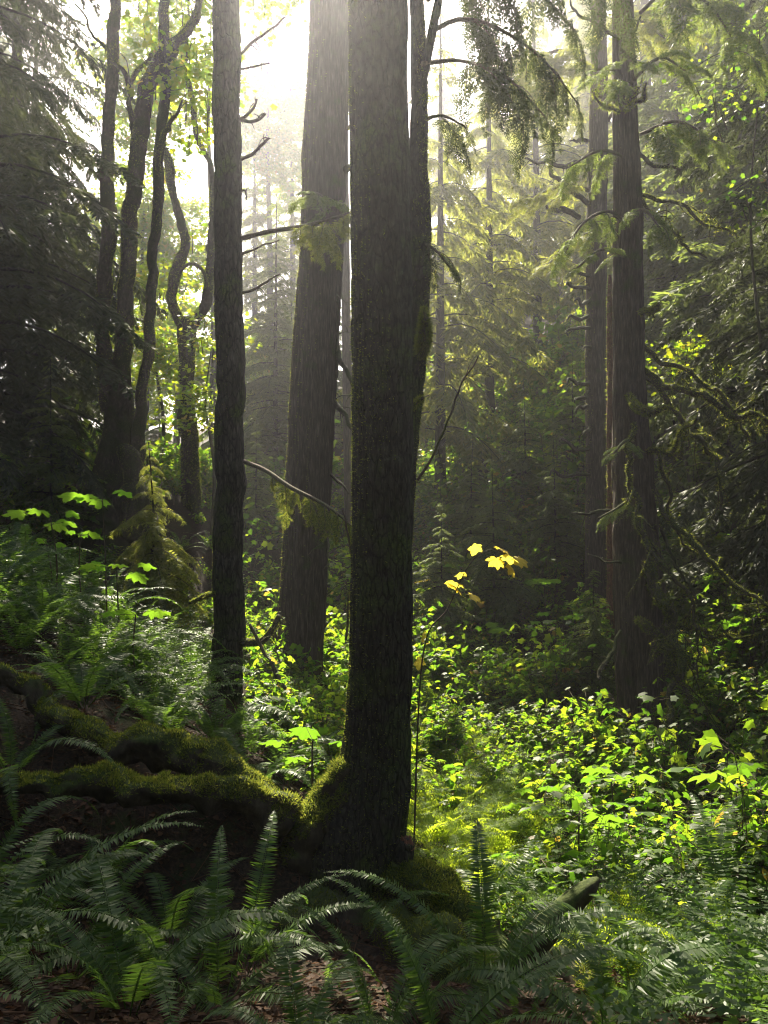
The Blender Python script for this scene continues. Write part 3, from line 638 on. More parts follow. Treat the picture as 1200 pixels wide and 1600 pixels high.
add_bough(t, pxpath([(378, 372, 10.8, 8), (420, 362, 10.5, 7), (480, 352, 10.0, 6), (540, 335, 9.5, 4), (570, 328, 9.2, 2)]), 13, 0.62, 51, 'cedar_spray', 'weep', -0.55, 'leafy limb with sunlit drooping sprays', t0=0.42)
add_bough(t, pxpath([(378, 720, 10.8, 7), (415, 735, 10.4, 7), (455, 762, 10.0, 7), (510, 790, 9.6, 5), (560, 830, 9.2, 3)]), 14, 0.42, 52, 'moss', 'weep', -0.6, 'mossy drooping limb with dry twigs', t0=0.3)

# big red cedar behind, leaning to the right
t = Tree('cedar_tree', 'big leaning furrowed cedar with a sunlit left rim, left of the central trunk', on_ground(470, 13.0))
t.wood('trunk', pxpath([(463, 1140, 13, 92), (466, 1085, 13, 76), (469, 1030, 13, 68), (474, 930, 13, 67), (482, 760, 13, 69), (491, 580, 13, 66), (502, 400, 13, 64), (508, 240, 13, 65), (512, 120, 13, 61), (516, 0, 13, 58), (523, -250, 13, 54), (536, -700, 13, 40), (545, -1150, 13, 14)]), 'cedar_bark', 34000, (0.010, 0.045), moss_mask(1.8, 0.45, 9, side=LEFT*1.6), nseg=88, step=0.04, lump=0.05, furrow=0.10, kf=16, seed=23, vs=0.5, mw=0.006)
for k, rows in enumerate([[(524, 535, 13, 9), (535, 565, 12.8, 8), (548, 600, 12.6, 6), (556, 660, 12.4, 4)], [(520, 625, 13, 9), (535, 645, 12.8, 8), (552, 668, 12.6, 6)], [(525, 590, 13, 6), (530, 520, 12.8, 4), (524, 440, 12.8, 3)],
        [(536, 270, 13, 14), (545, 262, 12.8, 10), (556, 275, 12.6, 5)], [(540, 205, 13, 6), (552, 190, 12.8, 4)], [(515, 740, 13, 5), (535, 760, 12.8, 4), (542, 770, 12.7, 3)], [(440, 1050, 12.9, 12), (428, 1000, 12.7, 8), (437, 960, 12.6, 7)],
        [(505, 830, 12.7, 4), (515, 850, 12.4, 3), (510, 890, 12.3, 2)], [(505, 850, 12.7, 3), (490, 860, 12.4, 2), (480, 872, 12.3, 1.5)]]):
    t.wood('branch', pxpath(rows), 'mossy_bark' if k < 7 else 'twig_wood', 900, (0.01, 0.04), None, nseg=7, lump=0.15, seed=60+k, step=0.05, hang=0.3, kink=0.08, twigs=4)
add_bough(t, pxpath([(520, 330, 12.9, 6), (500, 305, 12.2, 5), (475, 300, 11.6, 3)]), 7, 0.6, 53, 'needles', 'near', -0.4)

# slim far trunk between the cedar and the centre
t = Tree('slim_tree', 'slim far brown trunk in the gap between leaning cedar and central trunk', on_ground(545, 22))
t.wood('trunk', pxpath([(548, 960, 22, 18), (546, 800, 22, 16), (543, 600, 22, 15), (540, 430, 22, 14), (536, 100, 22, 13), (532, -300, 22, 9), (528, -700, 22, 4)]), 'cedar_bark', nseg=18, step=0.15, lump=0.04, furrow=0.05, seed=24)

# clumped mossy maple on the left: one stool, three stems
t = Tree('maple_tree', 'clumped mossy maple with three crooked stems from one bulging stool, on the left bank', on_ground(180, 16))
mk = dict(nseg=36, step=0.06, lump=0.15, furrow=0.04, kink=0.06)
mmk = moss_mask(1.6, -0.25, 11)
t.wood('trunk', pxpath([(150, 900, 16, 120), (162, 840, 16, 92), (174, 770, 16, 70), (184, 700, 16, 56), (186, 640, 16, 46), (178, 590, 16, 44)]), 'mossy_bark', 16000, (0.012, 0.04), mmk, seed=31, **mk)
t.wood('stem', pxpath([(180, 640, 16, 40), (168, 585, 16, 30), (161, 540, 16, 23), (160, 480, 16, 22), (166, 400, 16, 22), (172, 330, 16, 22), (169, 270, 16, 21), (168, 200, 16, 18), (175, 100, 16, 18), (178, 0, 16, 16), (182, -200, 16, 13), (170, -500, 16, 6)]), 'mossy_bark', 14000, (0.012, 0.045), mmk, seed=32, mw=0.006, **mk)
t.wood('stem', pxpath([(186, 640, 16, 36), (190, 580, 16, 28), (194, 530, 16, 26), (196, 460, 16, 24), (201, 380, 16, 24), (207, 310, 16, 24), (216, 250, 16, 24), (222, 190, 16, 25), (232, 140, 16, 24), (243, 100, 16, 20), (262, 75, 16, 15), (285, 55, 16, 12), (310, 10, 16, 9), (330, -120, 16, 5)]), 'mossy_bark', 16000, (0.012, 0.045), mmk, seed=33, mw=0.006, **mk)
t.wood('stem', pxpath([(196, 830, 15.9, 50), (205, 760, 15.9, 38), (215, 690, 15.9, 22), (222, 620, 15.9, 17), (230, 550, 15.9, 16), (235, 470, 15.9, 16), (240, 390, 15.9, 16), (246, 310, 15.9, 16), (249, 230, 15.9, 15), (256, 150, 15.9, 16), (258, 70, 15.9, 16), (256, 0, 15.9, 14), (252, -200, 15.9, 10), (262, -480, 15.9, 4)]), 'mossy_bark', 14000, (0.012, 0.05), mmk, seed=34, mw=0.006, **mk)
t.wood('burl', pxpath([(190, 700, 15.7, 20), (200, 715, 15.6, 34), (208, 745, 15.6, 30), (206, 800, 15.7, 30)]), 'mossy_bark', 2500, (0.012, 0.03), None, nseg=18, lump=0.2, seed=35)
t.wood('burl', pxpath([(196, 775, 15.6, 28), (212, 770, 15.5, 36), (216, 795, 15.5, 32), (205, 840, 15.6, 30)]), 'mossy_bark', 2500, (0.012, 0.03), None, nseg=18, lump=0.2, seed=36)
for k, rows in enumerate([[(214, 250, 16, 9), (206, 150, 15.8, 8), (200, 120, 15.7, 7), (185, 100, 15.6, 6), (150, 60, 15.4, 4), (118, 10, 15.2, 3)], [(203, 130, 15.8, 8), (225, 100, 15.6, 6), (240, 82, 15.6, 5)], [(256, 110, 15.9, 9), (270, 75, 15.7, 10), (300, 45, 15.5, 8), (318, -20, 15.4, 6)], [(246, 300, 15.9, 6), (258, 215, 15.7, 8), (270, 185, 15.6, 6), (290, 160, 15.5, 3)]]):
    t.wood('branch', pxpath(rows), 'mossy_bark', 1800, (0.012, 0.05), None, nseg=10, lump=0.15, seed=70+k, step=0.07, kink=0.15, twigs=8)
rng = np.random.default_rng(5); g, w = Geo(), Geo()
maple_cloud(g, w, rng, P(255, -140, 16.5), (3.2, 2.2, 1.7), 75, 32, 0.15); maple_cloud(g, w, rng, P(300, 130, 16.3), (1.0, 1.2, 1.3), 16, 26, 0.14)
link('crown', crown_mesh('crown', g, w, 'maple_leaf', 'mossy_bark', t.base), None, t.o)

# forked mossy maple
t = Tree('maple_tree', 'small mossy maple forking into two wavy arms like a lyre, in the bright gap', on_ground(297, 20))
t.wood('trunk', pxpath([(302, 840, 20, 34), (298, 760, 20, 28), (296, 690, 20, 27), (293, 620, 20, 24), (292, 560, 20, 23), (293, 515, 20, 30), (294, 500, 20, 24)]), 'mossy_bark', 12000, (0.015, 0.07), mmk, seed=41, mw=0.008, **mk)
t.wood('limb', pxpath([(292, 520, 20, 18), (278, 492, 20, 16), (268, 465, 20, 15), (272, 430, 20, 17), (286, 400, 20, 15), (287, 370, 20, 14), (280, 340, 20, 13), (272, 310, 20, 12), (266, 275, 20, 14), (262, 250, 20, 13), (258, 232, 20, 6)]), 'mossy_bark', 6000, (0.015, 0.06), mmk, seed=42, mw=0.008, **mk)
t.wood('limb', pxpath([(295, 515, 20, 18), (310, 496, 20, 17), (324, 475, 20, 16), (329, 440, 20, 14), (328, 390, 20, 12), (332, 340, 20, 11), (334, 290, 20, 10), (325, 250, 20, 8), (310, 220, 20, 8), (303, 170, 20, 8), (296, 130, 20, 7), (290, 100, 20, 5), (300, -60, 20, 3)]), 'mossy_bark', 6000, (0.015, 0.06), mmk, seed=43, mw=0.008, **mk)
t.wood('branch', pxpath([(270, 470, 20, 6), (282, 425, 19.8, 5), (300, 412, 19.8, 5), (318, 425, 19.8, 5), (324, 450, 19.8, 5)]), 'mossy_bark', 1500, (0.015, 0.07), None, nseg=8, lump=0.15, seed=44)
rng = np.random.default_rng(6); g, w = Geo(), Geo()
maple_cloud(g, w, rng, P(300, 60, 20.5), (1.6, 1.5, 2.0), 20, 26, 0.16); maple_cloud(g, w, rng, P(322, 400, 20.8), (0.5, 0.6, 0.9), 5, 18, 0.14)
link('crown', crown_mesh('crown', g, w, 'maple_leaf', 'mossy_bark', t.base), None, t.o)

# thick right-hand cedar with mossy dead limbs
t = Tree('cedar_tree', 'thick brown cedar on the right with long arching mossy dead limbs', on_ground(1010, 12))
t.wood('trunk', pxpath([(1016, 1200, 12, 104), (1012, 1120, 12, 86), (1006, 1050, 12, 80), (1000, 950, 12, 72), (994, 850, 12, 64), (988, 720, 12, 56), (983, 600, 12, 46), (981, 450, 12, 43), (980, 300, 12, 40), (976, 150, 12, 34), (973, 0, 12, 28), (970, -250, 12, 24), (966, -700, 12, 14), (964, -1000, 12, 4)]), 'cedar_bark', 6000, (0.008, 0.03), moss_mask(1.4, 0.7, 13, side=LEFT*1.2), nseg=80, step=0.045, lump=0.07, furrow=0.13, kf=11, seed=51, vs=0.35)
FL = [([(1003, 578, 12, 9), (1040, 596, 11.7, 10), (1090, 622, 11.3, 11), (1140, 645, 11, 9), (1200, 658, 10.7, 7), (1280, 690, 10.4, 4)], 3000), ([(1002, 540, 12, 8), (1060, 575, 11.8, 7), (1110, 605, 11.5, 6), (1145, 640, 11.2, 5), (1165, 690, 11, 3)], 1600),
 ([(1006, 585, 12, 8), (1050, 630, 11.6, 8), (1095, 690, 11.3, 7), (1118, 750, 11.1, 5), (1128, 800, 11, 3)], 2200), ([(982, 616, 11.75, 8), (992, 632, 11.5, 13), (1015, 640, 11.3, 10), (1048, 646, 11.1, 4)], 3000),
 ([(1012, 706, 11.8, 8), (1045, 694, 11.4, 7), (1075, 676, 11.1, 6), (1092, 652, 10.9, 4)], 2200), ([(990, 660, 11.6, 6), (988, 720, 11.4, 7), (994, 790, 11.2, 8), (1018, 850, 11, 8), (1050, 900, 10.8, 7), (1085, 960, 10.6, 5), (1100, 1010, 10.5, 3)], 3000),
 ([(1012, 880, 11.7, 16), (1030, 930, 11.4, 17), (1052, 980, 11.2, 18), (1062, 1030, 11, 15), (1055, 1075, 10.9, 9), (1046, 1108, 10.8, 7), (1036, 1135, 10.7, 13), (1012, 1160, 10.5, 13), (975, 1174, 10.3, 5)], 7000),
 ([(994, 966, 11.5, 9), (1006, 978, 11.3, 14), (1026, 996, 11.2, 12), (1042, 1030, 11.1, 7), (1052, 1070, 11, 4)], 2600), ([(1020, 760, 11.8, 8), (1060, 830, 11.4, 9), (1110, 880, 11, 8), (1160, 925, 10.7, 6), (1230, 960, 10.4, 4)], 2400),
 ([(1025, 940, 11.8, 8), (1070, 975, 11.4, 8), (1105, 1000, 11.1, 6), (1140, 998, 10.9, 5), (1170, 985, 10.7, 3)], 2400), ([(1000, 488, 11.8, 7), (1010, 488, 11.6, 12), (1025, 486, 11.4, 9), (1034, 474, 11.3, 4)], 1800),
 ([(968, 798, 11.8, 5), (935, 806, 11.5, 5), (912, 803, 11.3, 4), (893, 796, 11.2, 2)], 700), ([(970, 985, 11.8, 5), (966, 1010, 11.6, 6), (952, 1035, 11.4, 7), (936, 1062, 11.2, 4)], 900), ([(970, 880, 11.8, 4), (945, 872, 11.5, 3), (922, 862, 11.4, 2)], 300),
 ([(998, 304, 12, 6), (1045, 312, 11.7, 6), (1090, 330, 11.4, 5), (1150, 372, 11.1, 3)], 1200), ([(998, 306, 12, 6), (1040, 345, 11.7, 5), (1075, 375, 11.5, 5), (1100, 402, 11.4, 3)], 1200), ([(996, 236, 12, 6), (1030, 250, 11.7, 6), (1062, 262, 11.5, 4)], 900),
 ([(976, 172, 11.8, 5), (985, 160, 11.6, 7), (996, 140, 11.4, 6), (1004, 125, 11.3, 3)], 1800), ([(968, 175, 11.8, 5), (945, 160, 11.6, 5), (928, 138, 11.4, 3)], 1500), ([(968, 60, 11.8, 5), (930, 40, 11.6, 5), (890, 12, 11.4, 3)], 900), ([(972, 100, 11.8, 4), (990, 60, 11.6, 4), (1002, 30, 11.4, 3)], 900),
 ([(1010, 690, 12, 6), (1040, 730, 11.8, 6), (1055, 790, 11.6, 5), (1075, 860, 11.5, 3)], 1200), ([(1020, 800, 12, 6), (1060, 880, 11.7, 5), (1085, 950, 11.5, 4), (1090, 1050, 11.3, 2)], 1200), ([(1030, 1010, 11.8, 8), (1075, 1080, 11.4, 7), (1100, 1140, 11.2, 5), (1140, 1150, 11, 4), (1170, 1100, 10.8, 3)], 1800)]
for k, (rows, nm) in enumerate(FL):
    t.wood('limb', pxpath(rows), 'mossy_bark', nm, (0.012, 0.055), moss_mask(5.0, -0.6, k, top=0.5), nseg=9, lump=0.22, seed=80+k, step=0.04, hang=0.45, mw=0.005, kink=0.16, twigs=9 if nm > 1000 else 4)
for k, (rows, n, L, bs) in enumerate([([(980, 350, 11.8, 6), (950, 330, 11.2, 5), (910, 350, 10.7, 4), (880, 400, 10.3, 2)], 10, 0.75, 'weep'), ([(985, 330, 11.8, 6), (1010, 330, 11.2, 5), (1040, 370, 10.7, 3)], 8, 0.7, 'weep'),
        ([(980, 150, 11.8, 6), (960, 110, 11.3, 5), (920, 110, 10.9, 3)], 9, 0.8, 'near'), ([(985, 130, 11.8, 6), (1030, 90, 11.3, 5), (1070, 110, 10.9, 3)], 9, 0.8, 'near'), ([(975, 400, 11.8, 6), (940, 390, 11.2, 5), (900, 420, 10.8, 3)], 9, 0.6, 'near'),
        ([(990, 690, 11.8, 6), (975, 690, 11.3, 5), (950, 720, 11.0, 3)], 8, 0.42, 'near'), ([(990, 770, 11.8, 6), (970, 790, 11.3, 4), (935, 810, 11.0, 3)], 7, 0.42, 'weep'), ([(1000, 20, 12, 7), (1050, -20, 11.5, 6), (1110, 10, 11, 4), (1160, 90, 10.5, 2)], 14, 1.1, 'weep'),
        ([(985, 250, 12, 6), (940, 235, 11.6, 5), (890, 260, 11.2, 3)], 10, 0.8, 'weep'),
        ([(1000, 210, 12, 6), (1060, 190, 11.5, 5), (1130, 230, 11, 3)], 12, 0.9, 'weep')]):
    add_bough(t, pxpath(rows), max(4, int(n*0.6)), L*0.9, 90+k, 'needles', bs, -0.4)

# slimmer trunk behind it with rung-like mossy stubs
t = Tree('hemlock_tree', 'slimmer dark trunk with a ladder of mossy stubs, beside the thick right cedar', on_ground(932, 19))
t.wood('trunk', pxpath([(934, 990, 19, 40), (933, 850, 19, 34), (932, 700, 19, 31), (931, 550, 19, 30), (932, 400, 19, 30), (934, 240, 19, 29), (936, 100, 19, 24), (937, 0, 19, 18), (938, -300, 19, 12), (940, -600, 19, 4)]), 'cedar_bark', 10000, (0.012, 0.06), moss_mask(1.4, 0.35, 15, side=LEFT*1.2), nseg=40, step=0.07, lump=0.06, furrow=0.08, seed=52, mw=0.007)
for k, (y, w_, h_) in enumerate([(452, 34, -14), (470, 26, -8), (494, 32, -2), (512, 30, 6), (548, 12, -10), (600, 36, -4), (612, 22, 12), (636, 20, 2), (668, 10, 6), (700, 44, -14), (742, 60, -2), (430, 22, -10)]):
    t.wood('stub', pxpath([(922, y, 18.9, 6), (922-w_*0.5, y+h_*0.3+3, 18.6, 6), (922-w_, y+h_, 18.4, 4), (922-w_*1.08, y+h_+6, 18.3, 2)]), 'mossy_bark', 500, (0.015, 0.055), moss_mask(5, -0.2, k, top=0.5), nseg=8, lump=0.25, seed=110+k, step=0.05, mw=0.006, kink=0.12, twigs=3)
for k, rows in enumerate([[(918, 264, 19, 8), (885, 258, 18.6, 7), (850, 250, 18.3, 5), (820, 252, 18.0, 3)], [(918, 318, 19, 8), (890, 300, 18.6, 8), (868, 278, 18.4, 6), (852, 258, 18.3, 3)], [(905, 340, 19, 8), (880, 330, 18.6, 9), (858, 322, 18.4, 4)], [(918, 220, 19, 6), (900, 222, 18.7, 5), (890, 215, 18.6, 3)], [(950, 190, 19, 6), (960, 150, 18.6, 5), (962, 90, 18.4, 3)], [(930, 70, 19, 6), (926, 20, 18.7, 5), (924, -40, 18.6, 3)]]):
    t.wood('limb', pxpath(rows), 'mossy_bark', 900, (0.015, 0.06), None, nseg=8, lump=0.15, seed=130+k, step=0.06, mw=0.007, kink=0.15, twigs=6)
for k, (rows, n, L) in enumerate([([(930, 300, 19, 7), (880, 290, 18.3, 6), (830, 310, 17.8, 3)], 10, 1.0), ([(932, 360, 19, 7), (890, 380, 18.3, 6), (850, 420, 17.8, 3)], 10, 1.0), ([(936, 120, 19, 7), (880, 80, 18.3, 6), (820, 100, 17.8, 3)], 11, 1.3), ([(936, 60, 19, 7), (990, 30, 18.3, 6), (1040, 60, 17.8, 3)], 11, 1.3)]):
    add_bough(t, pxpath(rows), n, L, 140+k, 'cedar_spray', 'near', -0.4)
t = Tree('snag', 'thin reddish splintered snag catching the sun between the two right trunks', on_ground(956, 16), 'dead tree')
t.wood('trunk', pxpath([(958, 1010, 16, 18), (957, 850, 16, 16), (956, 700, 16, 15), (955, 560, 16, 13), (954, 470, 16, 10), (953, 430, 16, 4)]), 'rotten_wood', 2500, (0.015, 0.07), moss_mask(1.5, 0.2, 17, side=LEFT), nseg=20, step=0.06, lump=0.12, furrow=0.16, seed=53, mw=0.007)

# fallen wood
t = Tree('fallen_log', 'fallen mossy log lying on the far slope behind the stubby trunk', on_ground(880, 23), 'log')
t.wood('trunk', pxpath([(800, 752, 22.5, 22), (850, 728, 23, 24), (900, 712, 23.5, 24), (960, 690, 24, 22)]), 'mossy_bark', 4000, (0.015, 0.06), moss_mask(1.5, 0, 3, top=0.8), nseg=18, lump=0.08, seed=54, step=0.1, mw=0.008)
t = Tree('broken_snag', 'short broken log sticking up at a slant from the ferns, lower right', on_ground(840, 5.4), 'log')
t.wood('trunk', pxpath([(934, 1374, 5.0, 10), (918, 1388, 4.95, 26), (885, 1418, 4.9, 36), (840, 1466, 4.8, 42), (775, 1540, 4.7, 44)]), 'root_bark', 5000, (0.008, 0.028), moss_mask(3, 0.3, 5), nseg=24, lump=0.14, furrow=0.1, seed=55, step=0.03)
t = Tree('mossy_log', 'low mossy log running out of the frame at the bottom right, under fern fronds', on_ground(960, 4.5), 'log')
t.wood('trunk', top([(850, 1462, 5.2, 46), (900, 1492, 4.95, 56), (950, 1540, 4.6, 64), (1000, 1596, 4.25, 74), (1060, 1680, 3.9, 80)]), 'mossy_bark', 16000, (0.008, 0.026), moss_mask(3, 0.1, 6, top=0.6), nseg=28, lump=0.1, seed=56, step=0.03)
t = Tree('stump', 'small broken stump with a crumbling red top, against the right foot of the central trunk', on_ground(622, 5.8), 'stump')
t.wood('trunk', pxpath([(604, 1480, 5.8, 56), (614, 1420, 5.8, 44), (624, 1370, 5.8, 36), (631, 1330, 5.8, 32), (635, 1316, 5.8, 26)]), 'hemlock_bark', nseg=28, lump=0.1, furrow=0.1, seed=57, step=0.03)
rng = np.random.default_rng(9); n = 28; th = np.linspace(0, 2*pi, n, endpoint=False); c0 = P(635, 1318, 5.8)
rim = c0+np.stack([0.062*np.cos(th), 0.062*np.sin(th), 0*th], 1); tip = rim*0.55+c0*0.45+np.stack([rng.normal(size=n)*.006, rng.normal(size=n)*.006, rng.uniform(-0.01, 0.075, n)], 1)
i = np.arange(n); j = (i+1) % n; g = Geo(); g.add(np.concatenate([rim-[0, 0, .03], tip, [c0-[0, 0, .02]]]), np.stack([i, j, j+n, i+n], 1), np.stack([i+n, j+n, np.full(n, 2*n)], 1)); t.part('broken_top', g, 'rotten_wood')
for k, (rows, lab, nm) in enumerate([([(390, 975, 10.2, 5), (420, 1035, 10.1, 6), (455, 1092, 10, 7)], 'thin dead stick leaning between the bare fir and the leaning cedar', 'dead_stick'), ([(652, 750, 7.4, 5), (690, 690, 7.3, 3.5), (722, 600, 7.2, 3), (745, 552, 7.1, 2)], 'bare pale twig rising at a slant to the right of the central trunk', 'bare_twig'), ([(540, 1000, 8, 4), (552, 900, 8, 4), (536, 800, 8, 3)], 'dark thin stick beside the left edge of the central trunk', 'dead_stick'), ([(420, 1090, 9.8, 3), (440, 1050, 9.8, 2.5), (424, 1010, 9.8, 2)], 'crooked twig standing in front of the leaning cedar foot', 'dead_twig')]):
    b = on_ground(rows[0][0], rows[0][2]); t = Tree(nm, lab, b, 'stick'); t.wood('stem', pxpath(rows), 'twig_wood', nseg=7, lump=0.15, seed=150+k, step=0.04, kink=0.06, twigs=7)

# ------------------------------------------------------------------ background conifers: five kinds, copied
PROTO = [conifer_proto('hemlock_tree', 26, 0.8, 4.2, 210, 1, 'far'), conifer_proto('hemlock_tree', 32, 1.0, 4.8, 170, 2, 'cedar', 'cedar_spray'), conifer_proto('hemlock_tree', 12, 0.3, 2.9, 150, 3, 'far'),
         conifer_proto('young_hemlock', 5.0, 0.2, 1.7, 80, 4, 'far', rbase=0.05), conifer_proto('hemlock_tree', 38, 14, 5.4, 170, 5, 'cedar'), conifer_proto('hemlock_tree', 24, 0.8, 4.2, 230, 6, 'mid', 'shaded_needles'), conifer_proto('hemlock_tree', 20, 3.2, 4.6, 66, 7, 'cedar', 'cedar_spray')]
_used = set()
def conifer(kind, px, d, sc, label, rz=None, group='conifers of the far slope', name=None, dz=0.0):
    o = PROTO[kind] if kind not in _used else copy_tree(PROTO[kind]); _used.add(kind)
    b = on_ground(px, d, dz); o.location = tuple(b); o.scale = (sc, sc, sc)
    o.rotation_euler = (0, 0, rz if rz is not None else (px*0.37+d*1.7) % 6.28)
    tag(o, label, 'tree', group)
    if name: o.name = name
    return o
CON = [ # kind, px, depth, scale, label
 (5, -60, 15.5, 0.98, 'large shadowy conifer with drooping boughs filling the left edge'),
 (5, 25, 22, 0.9, 'dim conifer trunk and boughs just inside the left edge, veiled by haze'),
 (0, -190, 24, 1.0, 'dim conifer at the left edge behind the shadowy large one'),
 (2, 110, 27, 0.62, 'short hazy conifer left of the clumped maple stems'),
 (6, 688, 24, 0.80, 'sparse cedar with broad sunlit boughs, just right of the forked slender trunk'),
 (6, 765, 29.5, 0.84, 'sparse sunlit cedar second from the forked slender trunk, farther up the slope'),
 (6, 840, 36, 0.95, 'sparse sunlit cedar just left of the stubby trunk, high on the slope'),
 (1, 930, 44, 0.85, 'tall hazy cedar seen above the stubby trunk'),
 (3, 735, 21, 0.72, 'young hemlock left of and behind the one with tiered fronds'),
 (3, 822, 22, 0.85, 'young hemlock between the one with tiered fronds and the bright-tipped one'),
 (3, 895, 24, 0.8, 'young hemlock above the fallen log, against the stubby trunk'),
 (0, 1060, 26, 0.85, 'tall dark hemlock just right of the thick right cedar'),
 (0, 1150, 21, 0.8, 'dark hemlock with hanging boughs near the right edge'),
 (5, 1290, 14, 0.9, 'dark near hemlock whose boughs hang in from the right edge'),
 (1, 690, 54, 0.74, 'farthest pale cedar just right of the forked slender trunk'),
 (1, 762, 58, 0.78, 'farthest pale cedar second from the forked slender trunk'),
 (1, 835, 55, 0.78, 'farthest pale cedar third from the forked slender trunk'),
 (1, 905, 60, 0.85, 'farthest pale cedar just left of the stubby trunk'),
 (1, 1010, 34, 0.9, 'tall hazy cedar between the right cedar and the dark hemlocks'),
 (0, 1240, 30, 1.0, 'dark tall hemlock behind the boughs at the right edge'),
 (2, 1110, 31, 1.0, 'mid-height dark hemlock on the right slope'),
 (2, 430, 27, 0.85, 'hazy grey-green hemlock between the bare fir and the leaning cedar'),
 (2, 520, 34, 0.65, 'far hemlock partly hidden by the leaning cedar'),
 (2, 250, 34, 0.36, 'far low hemlock seen between the clumped maple and the lyre-shaped maple'),
 (2, 345, 33, 0.42, 'far low hemlock behind the lyre-shaped maple'),
 (1, 398, 58, 0.78, 'far pale cedar in the gap just right of the bare fir'),
 (1, 458, 63, 0.88, 'far pale cedar just left of the leaning cedar'),
 (2, 455, 31, 0.6, 'blue-green hemlock just left of the leaning cedar'),
 (2, 610, 35, 0.6, 'far hemlock hidden mostly by the central trunk'),
 (3, 772, 18, 0.78, 'young hemlock with tiered fronds alone in front of the far slope'),
 (3, 690, 17, 0.62, 'small young hemlock low beside the central trunk on the right'),
 (3, 868, 20, 0.72, 'young hemlock with a bright tip, touching the stubby trunk on the left'),
 (3, 925, 13.2, 0.46, 'small grey-green hemlock sapling in front of the stubby trunk foot'),
 (3, 400, 21, 0.60, 'young hemlock in the gully between bare fir and leaning cedar'),
 (3, 80, 15, 0.7, 'young shaded hemlock left of the clumped maple foot'),
 (3, 1085, 16, 0.8, 'young dark hemlock right of the thick right cedar'),
 (3, 1180, 18, 0.9, 'young dark hemlock close to the right edge'),
]
for k, c in enumerate(CON): conifer(*c, name='young_hemlock' if c[0] == 3 else None)
# tall trees farther up the valley, towards the sun: their crowns shade the near bank
TALL = [(4, -30, 44, 0.75, 'tall far conifer trunk left of the glare'), (4, 1130, 42, 0.72, 'very tall far conifer above the right edge hemlocks')]
for c in TALL: conifer(*c, group='tall conifers up the valley')

# ------------------------------------------------------------------ maples and bright broadleaves in the gap
def broadleaf(name, label, px, py, d, clouds, seed, mat='maple_leaf', size=0.15, stem_w=10, group=None):
    b = on_ground(px, d); t = Tree(name, label, b, 'tree', group); rng = np.random.default_rng(seed); top_ = P(px, py, d)
    h = top_[2]-b[2]
    path = np.array([[*(b-[0, 0, .3]), stem_w*.55/FPX*d], [*(b+[0.1, 0, h*.4]), stem_w*.45/FPX*d], [*(b+[-.12, .1, h*.75]), stem_w*.3/FPX*d], [*top_, stem_w*.12/FPX*d]])
    t.wood('trunk', path, 'mossy_bark', nseg=14, lump=0.1, seed=seed, step=0.15)
    g, w = Geo(), Geo()
    for cx, cy_, dd, rad, ntw, per in clouds: maple_cloud(g, w, rng, P(cx, cy_, dd), rad, ntw, per, size, b+[0, 0, h*0.7])
    link('crown', crown_mesh('crown', g, w, mat, 'mossy_bark', t.base), None, t.o); return t
broadleaf('maple_tree', 'glowing yellow-green maple crown at the top between the clumped maple and the bare fir', 330, 20, 31, [(238, 120, 31, (2.1, 1.3, 4.2), 130, 44), (255, -170, 26, (3.2, 2.2, 2.4), 85, 34)], 201, size=0.17)
broadleaf('maple_tree', 'bright maple foliage hanging between the bare fir and the leaning cedar', 420, 60, 57, [(425, 190, 57, (3.6, 1.6, 6.6), 230, 44), (432, 40, 57, (3.4, 1.6, 3.6), 170, 44)], 202, size=0.24)
broadleaf('maple_tree', 'low glowing maple behind the stems of the clumped maple', 225, 330, 36, [(225, 390, 36, (3.6, 1.3, 3.7), 230, 44), (120, 470, 36, (1.6, 1.3, 3.6), 80, 40)], 203, size=0.17)
broadleaf('vine_maple', 'layered bright vine maple leaves between the clumped maple and the lyre-shaped maple', 250, 520, 23, [(248, 560, 23, (0.9, 0.7, 1.1), 34, 30), (262, 440, 23, (0.6, 0.6, 0.9), 16, 26)], 210, size=0.14, stem_w=6)
broadleaf('maple_tree', 'lowest and farthest glowing maple, seen behind the lyre-shaped maple', 275, 480, 43, [(265, 560, 43, (4.2, 1.4, 3.4), 240, 44), (400, 590, 45, (2.8, 1.4, 3.2), 110, 40)], 208, size=0.19)
broadleaf('maple_tree', 'maple added behind the central trunk, its unseen high crown dappling the right of the clearing', 560, -90, 35, [(575, -140, 35, (2.3, 2.0, 2.2), 20, 30)], 209, size=0.17)  # added tree: its crown out of view shades the right of the clearing
broadleaf('vine_maple', 'small bright vine maple with yellow leaves right of the lyre-shaped maple trunk', 328, 560, 19, [(322, 620, 19, (0.5, 0.6, 0.9), 18, 24), (330, 520, 19, (0.4, 0.5, 0.6), 10, 20)], 204, size=0.13, stem_w=6)
broadleaf('maple_tree', 'tall maple with a high crown above the glare', 60, -100, 27, [(120, -420, 27, (5.5, 3.0, 3.2), 130, 36)], 205, size=0.17)
broadleaf('vine_maple', 'sunlit vine maple reaching in at the upper right corner', 1190, 100, 12.5, [(1165, 110, 12.5, (0.7, 0.9, 1.2), 10, 16), (1185, 290, 12.5, (0.35, 0.6, 0.8), 7, 14)], 206, mat='berry_leaf', size=0.09, stem_w=6)
broadleaf('vine_maple', 'scrubby vine maple on the right slope lit by a patch of sun', 1075, 540, 17, [(1075, 570, 17, (0.7, 0.6, 0.7), 16, 18)], 207, size=0.12, stem_w=6)

